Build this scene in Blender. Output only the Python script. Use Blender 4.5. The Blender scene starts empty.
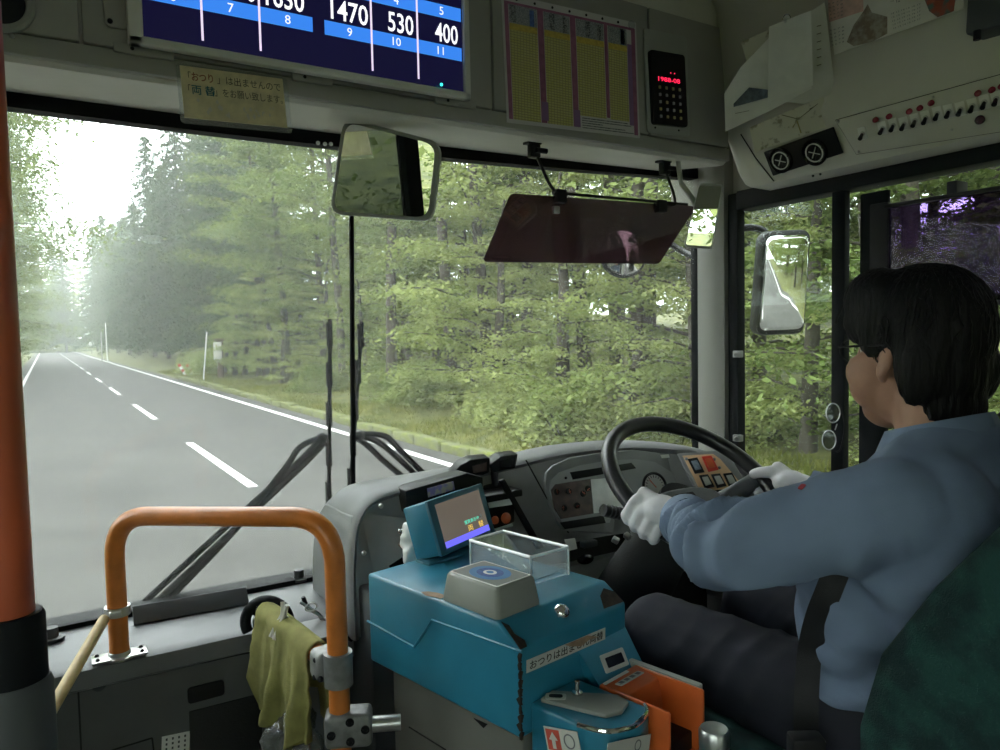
import bpy, bmesh, math, random
import numpy as np
from mathutils import Vector, Matrix, Euler, noise

SC = bpy.context.scene
COL = SC.collection
H0 = 1.95                      # height of the camera above the road

# ------------------------------------------------------------------ camera
FPX = 740.0
def _cam_axes(vp=(45, 343), roll=1.2):
    r = math.radians(roll)
    x = (vp[0]-500)/FPX; y = -(vp[1]-375)/FPX
    xu = x*math.cos(r)+y*math.sin(r); yu = -x*math.sin(r)+y*math.cos(r)
    d = np.array([xu, yu, 1.0]); d /= np.linalg.norm(d)
    th = math.asin(-d[0]); ph = math.atan2(d[1], d[2])
    ct, st, cp, sp = math.cos(th), math.sin(th), math.cos(ph), math.sin(ph)
    fwd = np.array([st*cp, ct*cp, -sp]); r0 = np.array([ct, -st, 0]); u0 = np.cross(r0, fwd)
    return np.array([r0*math.cos(r)-u0*math.sin(r), r0*math.sin(r)+u0*math.cos(r), fwd])
CA = _cam_axes()
cam_d = bpy.data.cameras.new('camera'); cam = bpy.data.objects.new('camera', cam_d); COL.objects.link(cam)
cam_d.sensor_width = 36; cam_d.lens = FPX/1000*36; cam_d.clip_start = 0.02; cam_d.clip_end = 2000
cam.matrix_world = Matrix(((CA[0][0], CA[1][0], -CA[2][0], 0), (CA[0][1], CA[1][1], -CA[2][1], 0), (CA[0][2], CA[1][2], -CA[2][2], 0), (0, 0, 0, 1)))
SC.camera = cam

# ------------------------------------------------------------------ sky and exposure
world = bpy.data.worlds.new('overcast_sky'); SC.world = world; world.use_nodes = True
_bg = world.node_tree.nodes['Background']
_bg.inputs['Color'].default_value = (0.93, 0.97, 1.0, 1); _bg.inputs['Strength'].default_value = 6.0
SC.view_settings.view_transform = 'Standard'; SC.view_settings.look = 'None'
SC.view_settings.exposure = 0.35; SC.view_settings.gamma = 1.0; SC.view_settings.use_curve_mapping = False
SC.cycles.use_denoising = True
SC.cycles.max_bounces = 10; SC.cycles.diffuse_bounces = 5; SC.cycles.glossy_bounces = 4
SC.cycles.transparent_max_bounces = 24; SC.cycles.volume_bounces = 1
SC.cycles.sample_clamp_indirect = 8

# ------------------------------------------------------------------ pixel rays onto real planes
def ray(px, py):
    return np.array([(px-500)/FPX, -(py-375)/FPX, 1.0]) @ CA
def onY(Y): return lambda px, py: Vector(ray(px, py)*(Y/ray(px, py)[1]))
def onX(X): return lambda px, py: Vector(ray(px, py)*(X/ray(px, py)[0]))
def onZ(Z): return lambda px, py: Vector(ray(px, py)*(Z/ray(px, py)[2]))
def atD(D): return lambda px, py: Vector(ray(px, py)*D)
def onP(p0, n):
    p0 = np.array(p0); n = np.array(n)
    def f(px, py):
        d = ray(px, py); return Vector(d*(p0.dot(n)/d.dot(n)))
    return f
def V(*a): return Vector(a)

# ------------------------------------------------------------------ materials
MATS = {}
def mat(name, col, rough=.5, metal=0., bump=0., bscale=300., var=0., vscale=30., emis=None, es=1., coat=0., spec=.5, trans=0., ior=1.45, detail=4., col2=None, band=(.35, .65), stretch=None):
    m = bpy.data.materials.new(name); m.use_nodes = True; nt = m.node_tree; b = nt.nodes['Principled BSDF']
    b.inputs['Base Color'].default_value = (*col, 1); b.inputs['Roughness'].default_value = rough
    b.inputs['Metallic'].default_value = metal; b.inputs['Specular IOR Level'].default_value = spec
    b.inputs['Coat Weight'].default_value = coat; b.inputs['Transmission Weight'].default_value = trans; b.inputs['IOR'].default_value = ior
    tc = nt.nodes.new('ShaderNodeTexCoord'); co = tc.outputs['Object']
    if stretch:
        mp = nt.nodes.new('ShaderNodeMapping'); mp.inputs['Scale'].default_value = stretch; nt.links.new(co, mp.inputs[0]); co = mp.outputs[0]
    if var or col2:
        n = nt.nodes.new('ShaderNodeTexNoise'); n.inputs['Scale'].default_value = vscale; n.inputs['Detail'].default_value = detail
        r = nt.nodes.new('ShaderNodeValToRGB'); nt.links.new(co, n.inputs['Vector']); nt.links.new(n.outputs['Fac'], r.inputs[0])
        r.color_ramp.elements[0].position, r.color_ramp.elements[1].position = band
        c2 = col2 or tuple(min(1, c*(1+var)) for c in col); c1 = col if col2 else tuple(c*(1-var) for c in col)
        r.color_ramp.elements[0].color = (*c1, 1); r.color_ramp.elements[1].color = (*c2, 1)
        nt.links.new(r.outputs[0], b.inputs['Base Color'])
    if bump:
        n = nt.nodes.new('ShaderNodeTexNoise'); n.inputs['Scale'].default_value = bscale; n.inputs['Detail'].default_value = 3
        bp = nt.nodes.new('ShaderNodeBump'); bp.inputs['Strength'].default_value = bump; bp.inputs['Distance'].default_value = .01
        nt.links.new(co, n.inputs['Vector']); nt.links.new(n.outputs['Fac'], bp.inputs['Height']); nt.links.new(bp.outputs[0], b.inputs['Normal'])
    if emis:
        b.inputs['Emission Color'].default_value = (*emis, 1); b.inputs['Emission Strength'].default_value = es
    MATS[name] = m; return m
def glassmat(name, tint=(1, 1, 1), refl=.06, dust_veil=0., rough=0.0, veilcol=(.9, .9, .88), fres=True):
    m = bpy.data.materials.new(name); m.use_nodes = True; nt = m.node_tree; nt.nodes.clear()
    out = nt.nodes.new('ShaderNodeOutputMaterial'); t = nt.nodes.new('ShaderNodeBsdfTransparent'); t.inputs[0].default_value = (*tint, 1)
    g = nt.nodes.new('ShaderNodeBsdfGlossy'); g.inputs['Roughness'].default_value = rough
    mx = nt.nodes.new('ShaderNodeMixShader')
    if fres:
        f = nt.nodes.new('ShaderNodeLayerWeight'); f.inputs[0].default_value = .12
        mu = nt.nodes.new('ShaderNodeMath'); mu.operation = 'MULTIPLY_ADD'; mu.inputs[1].default_value = .6; mu.inputs[2].default_value = refl*.6
        nt.links.new(f.outputs['Fresnel'], mu.inputs[0]); nt.links.new(mu.outputs[0], mx.inputs[0])
    else: mx.inputs[0].default_value = refl
    nt.links.new(t.outputs[0], mx.inputs[1]); nt.links.new(g.outputs[0], mx.inputs[2]); last = mx
    if dust_veil:  # pale film over the glass, standing in for dust and veiling haze
        d = nt.nodes.new('ShaderNodeBsdfDiffuse'); d.inputs[0].default_value = (*veilcol, 1)
        tl = nt.nodes.new('ShaderNodeBsdfTranslucent'); tl.inputs[0].default_value = (*veilcol, 1)
        a = nt.nodes.new('ShaderNodeMixShader'); a.inputs[0].default_value = .6; nt.links.new(d.outputs[0], a.inputs[1]); nt.links.new(tl.outputs[0], a.inputs[2])
        m2 = nt.nodes.new('ShaderNodeMixShader')
        tc = nt.nodes.new('ShaderNodeTexCoord'); n = nt.nodes.new('ShaderNodeTexNoise'); n.inputs['Scale'].default_value = 3.; n.inputs['Detail'].default_value = 5
        r = nt.nodes.new('ShaderNodeMath'); r.operation = 'MULTIPLY'; r.inputs[1].default_value = dust_veil*2
        nt.links.new(tc.outputs['Object'], n.inputs[0]); nt.links.new(n.outputs['Fac'], r.inputs[0]); nt.links.new(r.outputs[0], m2.inputs[0])
        nt.links.new(mx.outputs[0], m2.inputs[1]); nt.links.new(a.outputs[0], m2.inputs[2]); last = m2
    nt.links.new(last.outputs[0], out.inputs[0]); MATS[name] = m; return m

# ------------------------------------------------------------------ mesh builder
def frame(o, ex, ey):
    ex = Vector(ex).normalized(); ez = ex.cross(Vector(ey)).normalized(); ey = ez.cross(ex)
    M = Matrix((ex, ey, ez)).transposed().to_4x4(); M.translation = Vector(o); return M
def axisframe(o, z):
    z = Vector(z).normalized(); a = Vector((0, 0, 1)) if abs(z.z) < .9 else Vector((1, 0, 0))
    x = a.cross(z).normalized(); return frame(o, x, z.cross(x))
def rect(P, c):
    p = [P(*q) for q in c]; o = sum(p, Vector())/4
    ex = p[1]+p[2]-p[0]-p[3]; ey = p[0]+p[1]-p[2]-p[3]
    M = frame(o, ex, ey); return M, ex.length/2, ey.length/2
class G:
    def __init__(s): s.bm = bmesh.new()
    def _join(s, b, M=None):
        me = bpy.data.meshes.new('t'); b.to_mesh(me); b.free()
        if M is not None: me.transform(M)
        s.bm.from_mesh(me); bpy.data.meshes.remove(me)
    def box(s, x0, x1, y0, y1, z0, z1, M=None, bev=0., seg=2):
        b = bmesh.new(); bmesh.ops.create_cube(b, size=1)
        for v in b.verts: v.co = Vector(((x0+x1)/2+v.co.x*(x1-x0), (y0+y1)/2+v.co.y*(y1-y0), (z0+z1)/2+v.co.z*(z1-z0)))
        if bev: bmesh.ops.bevel(b, geom=b.edges[:], offset=bev, segments=seg, affect='EDGES', profile=.5)
        s._join(b, M); return s
    def prism(s, pts, vec, bev=0., seg=2, M=None):
        b = bmesh.new(); vec = Vector(vec); n = len(pts)
        a = [b.verts.new(Vector(p)) for p in pts]; c = [b.verts.new(Vector(p)+vec) for p in pts]
        b.faces.new(a); b.faces.new(c[::-1])
        for i in range(n): b.faces.new((a[i], c[i], c[(i+1) % n], a[(i+1) % n]))
        bmesh.ops.recalc_face_normals(b, faces=b.faces[:])
        if bev: bmesh.ops.bevel(b, geom=b.edges[:], offset=bev, segments=seg, affect='EDGES', profile=.5)
        s._join(b, M); return s
    def poly(s, pts):
        s.bm.faces.new([s.bm.verts.new(Vector(p)) for p in pts]); return s
    def loft(s, rings, closed=True, cap=True, loop=False):
        vs = [[s.bm.verts.new(Vector(p)) for p in r] for r in rings]; n = len(vs[0]); k = len(vs)
        for i in range(k if loop else k-1):
            a, b = vs[i], vs[(i+1) % k]
            for j in range(n if closed else n-1):
                try: s.bm.faces.new((a[j], a[(j+1) % n], b[(j+1) % n], b[j]))
                except ValueError: pass
        if cap and closed and not loop:
            s.bm.faces.new(vs[0][::-1]); s.bm.faces.new(vs[-1])
        return s
    def tube(s, path, r, n=12, cap=True, closed=False, flat=1.):
        path = [Vector(p) for p in path]; k = len(path); rr = r if isinstance(r, (list, tuple)) else [r]*k
        rings = []; up = None
        for i, p in enumerate(path):
            a = path[(i-1) % k] if (closed or i) else p; b = path[(i+1) % k] if (closed or i < k-1) else p
            t = (b-a).normalized()
            if up is None: up = t.orthogonal().normalized()
            up = (up-t*up.dot(t)).normalized(); w = t.cross(up)
            rings.append([p+(up*math.cos(2*math.pi*j/n)+w*math.sin(2*math.pi*j/n)*flat)*rr[i] for j in range(n)])
        return s.loft(rings, True, cap, closed)
    def lathe(s, prof, M, n=24, cap=True):
        rings = [[M @ Vector((r*math.cos(2*math.pi*j/n), r*math.sin(2*math.pi*j/n), z)) for j in range(n)] for r, z in prof]
        return s.loft(rings, True, cap)
    def sphere(s, c, r, M=None, u=16, v=10):
        b = bmesh.new(); bmesh.ops.create_uvsphere(b, u_segments=u, v_segments=v, radius=1)
        r = r if isinstance(r, (tuple, list)) else (r, r, r)
        for q in b.verts: q.co = Vector((q.co.x*r[0], q.co.y*r[1], q.co.z*r[2]))
        T = (M if M is not None else Matrix.Translation(Vector(c)))
        s._join(b, T); return s
    def rrect(s, M, w, h, z0, z1, rad, seg=4, x=0, y=0, bev=0.):
        pts = rrpts(w, h, rad, seg, x, y)
        return s.prism([(a, b, z0) for a, b in pts], (0, 0, z1-z0), bev, 2, M)
    def mesh(s, name='m', smooth=40):
        bmesh.ops.recalc_face_normals(s.bm, faces=s.bm.faces[:])
        me = bpy.data.meshes.new(name); s.bm.to_mesh(me); s.bm.free()
        if smooth: me.shade_smooth(); me.set_sharp_from_angle(angle=math.radians(smooth))
        return me
    def build(s, name, m, parent=None, smooth=40, **k): return put(name, s.mesh(name, smooth), m, parent, **k)
def rrpts(w, h, rad, seg=4, x=0, y=0):
    pts = []
    for cx, cy, a0 in ((w/2-rad, h/2-rad, 0), (-w/2+rad, h/2-rad, 90), (-w/2+rad, -h/2+rad, 180), (w/2-rad, -h/2+rad, 270)):
        for i in range(seg+1):
            a = math.radians(a0+90*i/seg); pts.append((x+cx+rad*math.cos(a), y+cy+rad*math.sin(a)))
    return pts
def wloc(o):
    p = Vector()
    while o is not None: p += o.location; o = o.parent
    return p
def put(name, me, m, parent=None, label=None, cat=None, group=None, kind=None):
    """link a mesh given in place; a top-level mesh gets its origin at its base"""
    o = bpy.data.objects.new(name, me); COL.objects.link(o)
    if m is not None:
        me.materials.clear(); me.materials.append(MATS[m] if isinstance(m, str) else m)
    if parent is not None:
        me.transform(Matrix.Translation(-wloc(parent))); o.parent = parent
    elif len(me.vertices) and kind != 'structure':
        n = len(me.vertices); a = np.empty(n*3); me.vertices.foreach_get('co', a); a = a.reshape(-1, 3)
        c = (a.min(0)+a.max(0))/2; c[2] = a[:, 2].min()
        me.transform(Matrix.Translation(-Vector(c))); o.location = Vector(c)
    return tag(o, label, cat, group, kind)
def tag(o, label=None, cat=None, group=None, kind=None):
    if label: o['label'] = label
    if cat: o['category'] = cat
    if group: o['group'] = group
    if kind: o['kind'] = kind
    return o
def thing(name, loc, label=None, cat=None, group=None, kind=None):
    o = bpy.data.objects.new(name, None); COL.objects.link(o); o.location = Vector(loc); o.empty_display_size = .05
    return tag(o, label, cat, group, kind)
def copy_tree(o, parent=None):
    c = o.copy(); COL.objects.link(c); c.parent = parent
    for ch in list(o.children): copy_tree(ch, c)
    return c
_FONT = {}
def text(name, s, M, size, m, parent, x=0, y=0, z=.0006, width=None, depth=0., align='CENTER', bold=0.):
    cu = bpy.data.curves.new('txt', 'FONT'); cu.body = s; cu.size = 1; cu.align_x = align; cu.align_y = 'CENTER'; cu.offset = bold
    cu.resolution_u = 3
    ob = bpy.data.objects.new('txt', cu); COL.objects.link(ob)
    dg = bpy.context.evaluated_depsgraph_get(); me = bpy.data.meshes.new_from_object(ob.evaluated_get(dg))
    bpy.data.objects.remove(ob); bpy.data.curves.remove(cu)
    xs = [v.co.x for v in me.vertices] or [0, 1]; ys = [v.co.y for v in me.vertices] or [0, 1]
    hh = max(ys)-min(ys) or 1; ww = max(xs)-min(xs) or 1; cy = (max(ys)+min(ys))/2; cx = (max(xs)+min(xs))/2 if align == 'CENTER' else min(xs)
    sy = size/hh; sx = sy if width is None else width/ww
    for v in me.vertices: v.co = Vector(((v.co.x-cx)*sx+x, (v.co.y-cy)*sy+y, z))
    me.transform(M); return put(name, me, m, parent)
def lerp(a, b, t): return a+(b-a)*t
def spline(pts, k=8, closed=False):
    pts = [Vector(p) for p in pts]; out = []; n = len(pts)
    for i in range(n if closed else n-1):
        p0, p1, p2, p3 = [pts[j % n] if closed else pts[min(max(j, 0), n-1)] for j in (i-1, i, i+1, i+2)]
        for j in range(k):
            t = j/k; out.append(.5*((2*p1)+(p2-p0)*t+(2*p0-5*p1+4*p2-p3)*t*t+(-p0+3*p1-3*p2+p3)*t**3))
    if not closed: out.append(pts[-1])
    return out
def fillet(pts, r, k=6):
    """polyline with its inner corners rounded"""
    pts = [Vector(p) for p in pts]; out = [pts[0]]
    for i in range(1, len(pts)-1):
        a, b, c = pts[i-1], pts[i], pts[i+1]; d = min(r, (a-b).length*.49, (c-b).length*.49)
        p, q = b+(a-b).normalized()*d, b+(c-b).normalized()*d
        for j in range(k+1):
            t = j/k; out.append(p*(1-t)**2+b*2*t*(1-t)+q*t*t)
    out.append(pts[-1]); return out
def blob(name, prims, voxel, m, parent=None, smooth=4, disp=None, **k):
    """one continuous skin over cones (p0, r0, p1, r1) and ellipsoids ('e', c, radii, euler)"""
    g = G()
    for p in prims:
        if p[0] == 'e':
            M = Matrix.Translation(Vector(p[1])) @ Euler(p[3] if len(p) > 3 else (0, 0, 0)).to_matrix().to_4x4()
            g.sphere(None, p[2], M, 20, 14)
        else:
            a, ra, b, rb = Vector(p[0]), p[1], Vector(p[2]), p[3]; d = (b-a).normalized(); path = []; rr = []
            for i in range(5): t = math.pi/2*(1-i/4); path.append(a-d*ra*math.sin(t)*.999); rr.append(max(ra*math.cos(t), 1e-4))
            for i in range(5): t = math.pi/2*i/4; path.append(b+d*rb*math.sin(t)*.999); rr.append(max(rb*math.cos(t), 1e-4))
            g.tube(path, rr, 16)
    me = g.mesh(name, 0)
    ob = bpy.data.objects.new('t', me); COL.objects.link(ob)
    md = ob.modifiers.new('r', 'REMESH'); md.mode = 'VOXEL'; md.voxel_size = voxel
    sm = ob.modifiers.new('s', 'SMOOTH'); sm.factor = .5; sm.iterations = smooth
    dg = bpy.context.evaluated_depsgraph_get(); out = bpy.data.meshes.new_from_object(ob.evaluated_get(dg))
    bpy.data.objects.remove(ob)
    if disp:
        nn = [v.normal.copy() for v in out.vertices]
        for v, n in zip(out.vertices, nn): v.co = v.co+n*disp(v.co, n)
    out.shade_smooth(); return put(name, out, m, parent, **k)
# ------------------------------------------------------------------ materials of the bus
mat('panel', (.31, .305, .275), .55, bump=.08, bscale=900, var=.06, vscale=6)
mat('panel_light', (.56, .55, .49), .5, bump=.06, bscale=900, var=.05, vscale=5)
mat('ceiling_lining', (.58, .57, .53), .7, bump=.1, bscale=700, var=.05)
mat('dash', (.235, .236, .235), .5, bump=.15, bscale=1100, var=.1, vscale=12)
mat('dash_mid', (.18, .182, .185), .45, bump=.12, bscale=1000, var=.1, vscale=10)
mat('ledge', (.13, .133, .14), .38, bump=.08, bscale=900, var=.12, vscale=8)
mat('wall_grey', (.10, .105, .105), .55, bump=.12, bscale=900, var=.12, vscale=9)
mat('pillar_trim', (.19, .187, .17), .5, bump=.08, bscale=900)
mat('seam', (.012, .012, .012), .8)
mat('rubber', (.008, .009, .011), .6, spec=.15)
mat('wiper_black', (.003, .003, .0035), .6, spec=.08)
mat('black', (.010, .010, .011), .45, spec=.25)
mat('black_gloss', (.008, .008, .009), .12)
mat('black_matte', (.02, .02, .02), .8, bump=.1)
mat('steel', (.55, .55, .54), .3, 1., var=.1, vscale=40)
mat('chrome', (.8, .8, .8), .08, 1.)
mat('cast', (.26, .26, .255), .5, .5, var=.15, vscale=60)
mat('grey_plastic', (.33, .34, .31), .4, bump=.05, bscale=800)
mat('grey_dark', (.06, .065, .07), .5)
mat('white', (.75, .75, .72), .5)
mat('offwhite', (.6, .58, .52), .6)
mat('cabin_wall', (.5, .49, .45), .6, var=.05)  # unseen cabin walls made pale to bounce light forward
mat('cabin_floor', (.22, .21, .20), .7, var=.1)  # cabin floor lightened for more bounced light
mat('floor_mat', (.06, .06, .065), .8, bump=.2, bscale=300, var=.15)
mat('mirror', (.9, .9, .9), .01, 1.)
mat('orange', (.62, .19, .035), .35, var=.12, vscale=25, coat=.3)
mat('red_orange', (.52, .10, .035), .38, var=.12, vscale=10, coat=.3)
glassmat('windshield_glass', (.95, .98, .96), .015, .022)  # film lays a faint milky veil over the view
glassmat('side_glass', (.93, .98, .94), .012, .008)
glassmat('dim_door_glass', (.30, .33, .32), .05, .012)  # door tint darkened to hold back light from the left
glassmat('clear_plastic', (.93, .95, .96), .12, .06)

# ------------------------------------------------------------------ bus shell
XR, XL = 1.60, -0.95
ZF = -1.35
YB = -6.5
def yw(x, z=0.): return 1.72-.075*(x-.35)**2-.075*(z+.575)
def st(name, g, m, smooth=40, parent=None): return g.build(name, m, parent, smooth, kind=None if parent else 'structure')
st('floor', G().box(XL-.05, XR+.05, YB, 1.9, ZF-.1, ZF), 'cabin_floor')
st('ceiling', G().box(XL-.1, XR+.1, YB-.05, 1.9, .86, .93), 'ceiling_lining')
# front wall below the windscreen, with its ledge
P_fw = onY(1.485)
fw = st('wall_front', G().box(XL, .60, 1.485, 1.55, ZF, -.585), 'wall_grey')
g = G().prism([(XL, 1.485, -.618), (XL, 1.474, -.612), (XL, 1.472, -.595), (XL, 1.478, -.580), (XL, 1.495, -.572), (XL, 1.70, -.575), (XL, 1.70, -.618)], (1.55, 0, 0))
st('ledge', g, 'ledge', 30, fw)
g = G()
for a, b in (((78, 686), (82, 770)), ((-20, 713), (82, 687)), ((82, 687), (262, 650)), ((106, 752), (152, 738)), ((152, 738), (155, 760))):
    p, q = P_fw(*a), P_fw(*b); g.tube([p, q], .0016, 6)
st('panel_seam', g, 'seam', 40, fw)
g = G(); M, w, h = rect(P_fw, [(187, 688), (224, 679), (224, 694), (188, 704)]); g.rrect(M, w, h, -.004, .004, .006, bev=.001)
hd = st('latch_recess', g, 'black', 40, fw)
g = G(); M, w, h = rect(P_fw, [(190, 712), (262, 692), (262, 760), (190, 780)]); g.box(-w/2, w/2, -h/2, h/2, -.01, .003, M, .002)
st('opening_dark', g, 'black_matte', 40, fw)  # black plate painting the darkness inside the opening
g = G(); M, w, h = rect(P_fw, [(94, 681), (104, 679), (104, 689), (94, 691)]); g.lathe([(.011, -.002), (.011, .003), (.008, .005), (.001, .005)], M, 18)
st('screw_cap', g, 'grey_dark', 40, fw)
M, w, h = rect(P_fw, [(161, 737), (189, 731), (190, 752), (162, 758)])
stk = st('sticker', G().box(-w/2, w/2, -h/2, h/2, 0, .0012, M), 'white', 40, fw)
for i in range(4):
    for j in range(4): st('print_mark', G().box(-.0016, .0016, -.0022, .0022, .0012, .0016, M @ Matrix.Translation(((i-1.5)*w*.22, (1.5-j)*h*.22, 0))), 'grey_dark', 40, stk)
# bracket plates and stops on the ledge
P_lg = onZ(-.572)
for c in ((52, 640), (299, 580)):
    p = P_lg(*c); g = G().lathe([(.022, 0), (.022, .006), (.012, .007), (.011, .025), (.001, .026)], axisframe(p, (0, 0, 1)), 20)
    st('stop_bracket', g, 'grey_dark', 40, fw)
# grey deflector bar along the foot of the windscreen
a, b = P_lg(134, 625), P_lg(249, 604)
d = b-a; up = V(0, 0, 1)
st('deflector_bar', G().prism([a, a+V(0, .02, .0), a+V(0, .025, .030), a+V(0, .019, .032), a+V(0, -.004, .002)], d, .001), 'grey_dark', 30, fw)
# recessed tray at the right end of the ledge
g = G(); M = frame(P_lg(310, 632), (1, 0, 0), (0, 1, 0)); g.rrect(M, .10, .10, 0, .004, .01, bev=.001)
st('tray', g, 'dash', 40, fw)

# ------------------------------------------------------------------ overhead header
hx0, hx1 = XL, 1.475
prof = [(1.335, .86), (1.30, .80), (1.30, .425), (1.303, .416), (1.312, .411), (1.33, .412), (1.52, .438), (1.63, .456), (1.70, .458), (1.70, .86)]
tr = st('trim_1', G().prism([(hx0, y, z) for y, z in prof], (hx1-hx0, 0, 0)), 'panel_light', 25)
P_h = onY(1.298)
zs = .449
xs = [XL, P_h(80, 20).x, P_h(490, 60).x, P_h(646, 60).x, hx1-.004]
for i in range(4):
    x0, x1 = xs[i]+.002, xs[i+1]-.002
    hp = st('hatch_panel', G().box(x0, x1, 1.288, 1.302, zs, .735, None, .003), 'panel', 40, tr)
st('lip', G().box(hx0, hx1, 1.290, 1.302, .417, zs-.003, None, .002), 'panel', 40, tr)
for a, b in (((113, 55), (173, 63)), ((290, 82), (330, 88)), ((432, 102), (472, 108))):
    p, q = P_h(*a), P_h(*b); hg = st('hinge', G().box(p.x, q.x, 1.282, 1.29, zs-.008, zs+.006, None, .002), 'panel', 40, tr)
    st('screw', G().tube([(lerp(p.x, q.x, .3), 1.2815, zs), (lerp(p.x, q.x, .3), 1.284, zs)], .003, 10), 'black', 40, hg)
for c in ((318, 143), (325, 144), (331, 144)):
    st('screw', G().sphere(onY(1.618)(*c), .0045), 'white', 60, tr)
# black boss plate and speaker ring at the left of the header
M, w, h = rect(onY(1.288), [(103, -12), (127, -10), (127, 31), (103, 27)])
bp = st('boss_plate', G().rrect(M, w, h, 0, .008, .008, bev=.002), 'panel', 40, tr)
st('screw', G().sphere(M @ V(-.01, -.022, .009), .004), 'black', 60, bp)
p = onY(1.288)(-1, 2)
M = axisframe(p, (0, -1, 0))
sp = st('speaker_ring', G().lathe([(.044, 0), (.044, .008), (.040, .012), (.034, .012), (.032, .004), (.032, 0)], M, 36, False), 'grey_plastic', 40, tr)
st('speaker_cloth', G().lathe([(.033, .003), (.02, .006), (.001, .007)], M, 30), 'black', 40, sp)
st('screw', G().sphere(onY(1.286)(12, 36), .0035), 'steel', 60, tr)

# ------------------------------------------------------------------ windscreen: two panes, rubber, centre joint
wz0, wz1 = -.575, .441
w1 = thing('window_1', (.4, 1.70, wz0), kind='structure')
xm = onY(1.70)(347, 300).x
N = 14
for x0, x1 in ((XL+.02, xm-.004), (xm+.004, 1.69)):
    g = G(); rings = []
    for i in range(N+1):
        x = lerp(x0, x1, i/N); y = yw(x, wz0); y2 = yw(x, wz1); rings.append([(x, y, wz0-.01), (x, y+.006, wz0-.01), (x, y2+.006, wz1+.02), (x, y2, wz1+.02)])
    g.loft(rings); g.build('pane', 'windshield_glass', w1, 30)
g = G().tube([V(xm, yw(xm, wz0), wz0), V(xm, yw(xm, wz1), wz1+.02)], .006, 8); g.build('centre_joint', 'rubber', w1)
for z0, z1, n_ in ((wz1-.014, wz1+.022, 'top_rubber'), (wz0-.012, wz0+.010, 'bottom_rubber')):
    g = G(); rings = []
    for i in range(31):
        x = lerp(XL, 1.69, i/30); y = yw(x, z0); d2 = .02 if z0 > 0 else .05; rings.append([(x, y-.016, z0), (x, y+d2, z0), (x, y+d2, z1), (x, y-.016, z1)])
    g.loft(rings); g.build(n_, 'rubber', w1)
# front pillar between windscreen and driver's window
pl_ = [(1.640, 1.56), (1.600, 1.515), (1.572, 1.46), (1.566, 1.42), (1.572, 1.395), (1.60, 1.388), (1.635, 1.40), (1.70, 1.60)]
pr = st('trim_2', G().prism([(x, y, -.75) for x, y in pl_], (0, 0, 1.25)), 'pillar_trim', 50)
st('pillar_rubber', G().box(1.582, 1.612, 1.358, 1.392, -.75, .36, None, .004), 'rubber', 40, pr)
st('pillar_rubber', G().box(1.615, 1.635, 1.53, 1.56, -.6, .46, None, .004), 'rubber', 40, pr)
# little latch on the window frame
for c, s in (((738, 354), 1), ((738, 438), 1)):
    p = onX(1.582)(*c); g = G().box(-.008, .008, -.012, .012, -.009, .009, Matrix.Translation(p), .002); g.tube([p+V(-.006, 0, 0), p+V(-.02, -.012, 0)], .006, 10)
    st('window_catch', g, 'cast', 40, pr)

# ------------------------------------------------------------------ right wall, driver's window and overhead console
zt, zb = .318, -.44
wr = st('wall_right', G().box(XR, XR+.06, YB, 1.62, ZF, zb), 'wall_grey')
st('upper_wall', G().box(XR, XR+.06, YB, 1.62, zt+.02, .86), 'panel', 40, wr)
pY = [(.43, .36), (-.05, -.12), (-1.3, -1.38), (-2.6, -2.68), (-3.9, -3.98), (-5.2, -5.28), (-6.4, -6.5)]
for a, b in pY[1:]: st('window_post', G().box(XR-.01, XR+.05, b, a, zb, zt+.03), 'rubber', 40, wr)
w2 = thing('window_2', (XR, .7, zb), kind='structure')
PX = onX(1.60)
yp0, yp1 = PX(832, 300).y, PX(847, 300).y
G().box(1.590, 1.612, yp1, yp0-.004, zb, zt+.02, None, .004).build('post', 'rubber', w2)
G().box(1.578, 1.64, -.05, 1.36, zt-.005, zt+.045, None, .004).build('top_rail', 'rubber', w2)
G().box(1.578, 1.64, -.05, 1.36, zb-.02, zb+.02, None, .004).build('sill', 'rubber', w2)
G().box(1.606, 1.611, yp0, 1.36, zb, zt).build('pane', 'side_glass', w2)
G().box(1.606, 1.611, -.05, yp1, zb, zt).build('pane', 'side_glass', w2)
y0, y1 = PX(854, 260).y, PX(890, 260).y
G().box(1.590, 1.602, y1, y0-.02, zb, zt-.02, None, .003).build('sliding_stile', 'rubber', w2)
for i in range(1, 6):
    w = thing('window_%d' % (i+2), (XR, pY[i][1]-.6, zb), kind='structure')
    G().box(1.606, 1.611, pY[i+1][0], pY[i][1], zb, zt+.03).build('pane', 'side_glass', w)
# overhead console: one section swept along the wall
sec = [(1.60, .345), (1.545, .347), (1.525, .352), (1.515, .365), (1.470, .452), (1.462, .47), (1.445, .62), (1.425, .78), (1.36, .86), (1.60, .86)]
rings = []
for y, s in ((1.315, .80), (1.305, .9), (1.285, .97), (1.25, 1.), (.6, 1.), (.0, 1.), (-1., 1.), (YB+.05, 1.)):
    rings.append([(1.60-(1.60-x)*s, y, .70+(z-.70)*(s if z < .70 else 1)) for x, z in sec])
cs = st('wall_overhead', G().loft(rings), 'panel_light', 35)
# joint line at the console's front end
p0 = V(1.515, 0, .365); n_c = V(-.087, 0, -.045).normalized()          # console face
PC = onP(p0, n_c)
g = G(); g.tube([PC(741, 134)+n_c*.001, PC(756, 158)+n_c*.001, PC(774, 181)+n_c*.001], .0014, 6); st('console_seam', g, 'seam', 40, cs)

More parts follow.
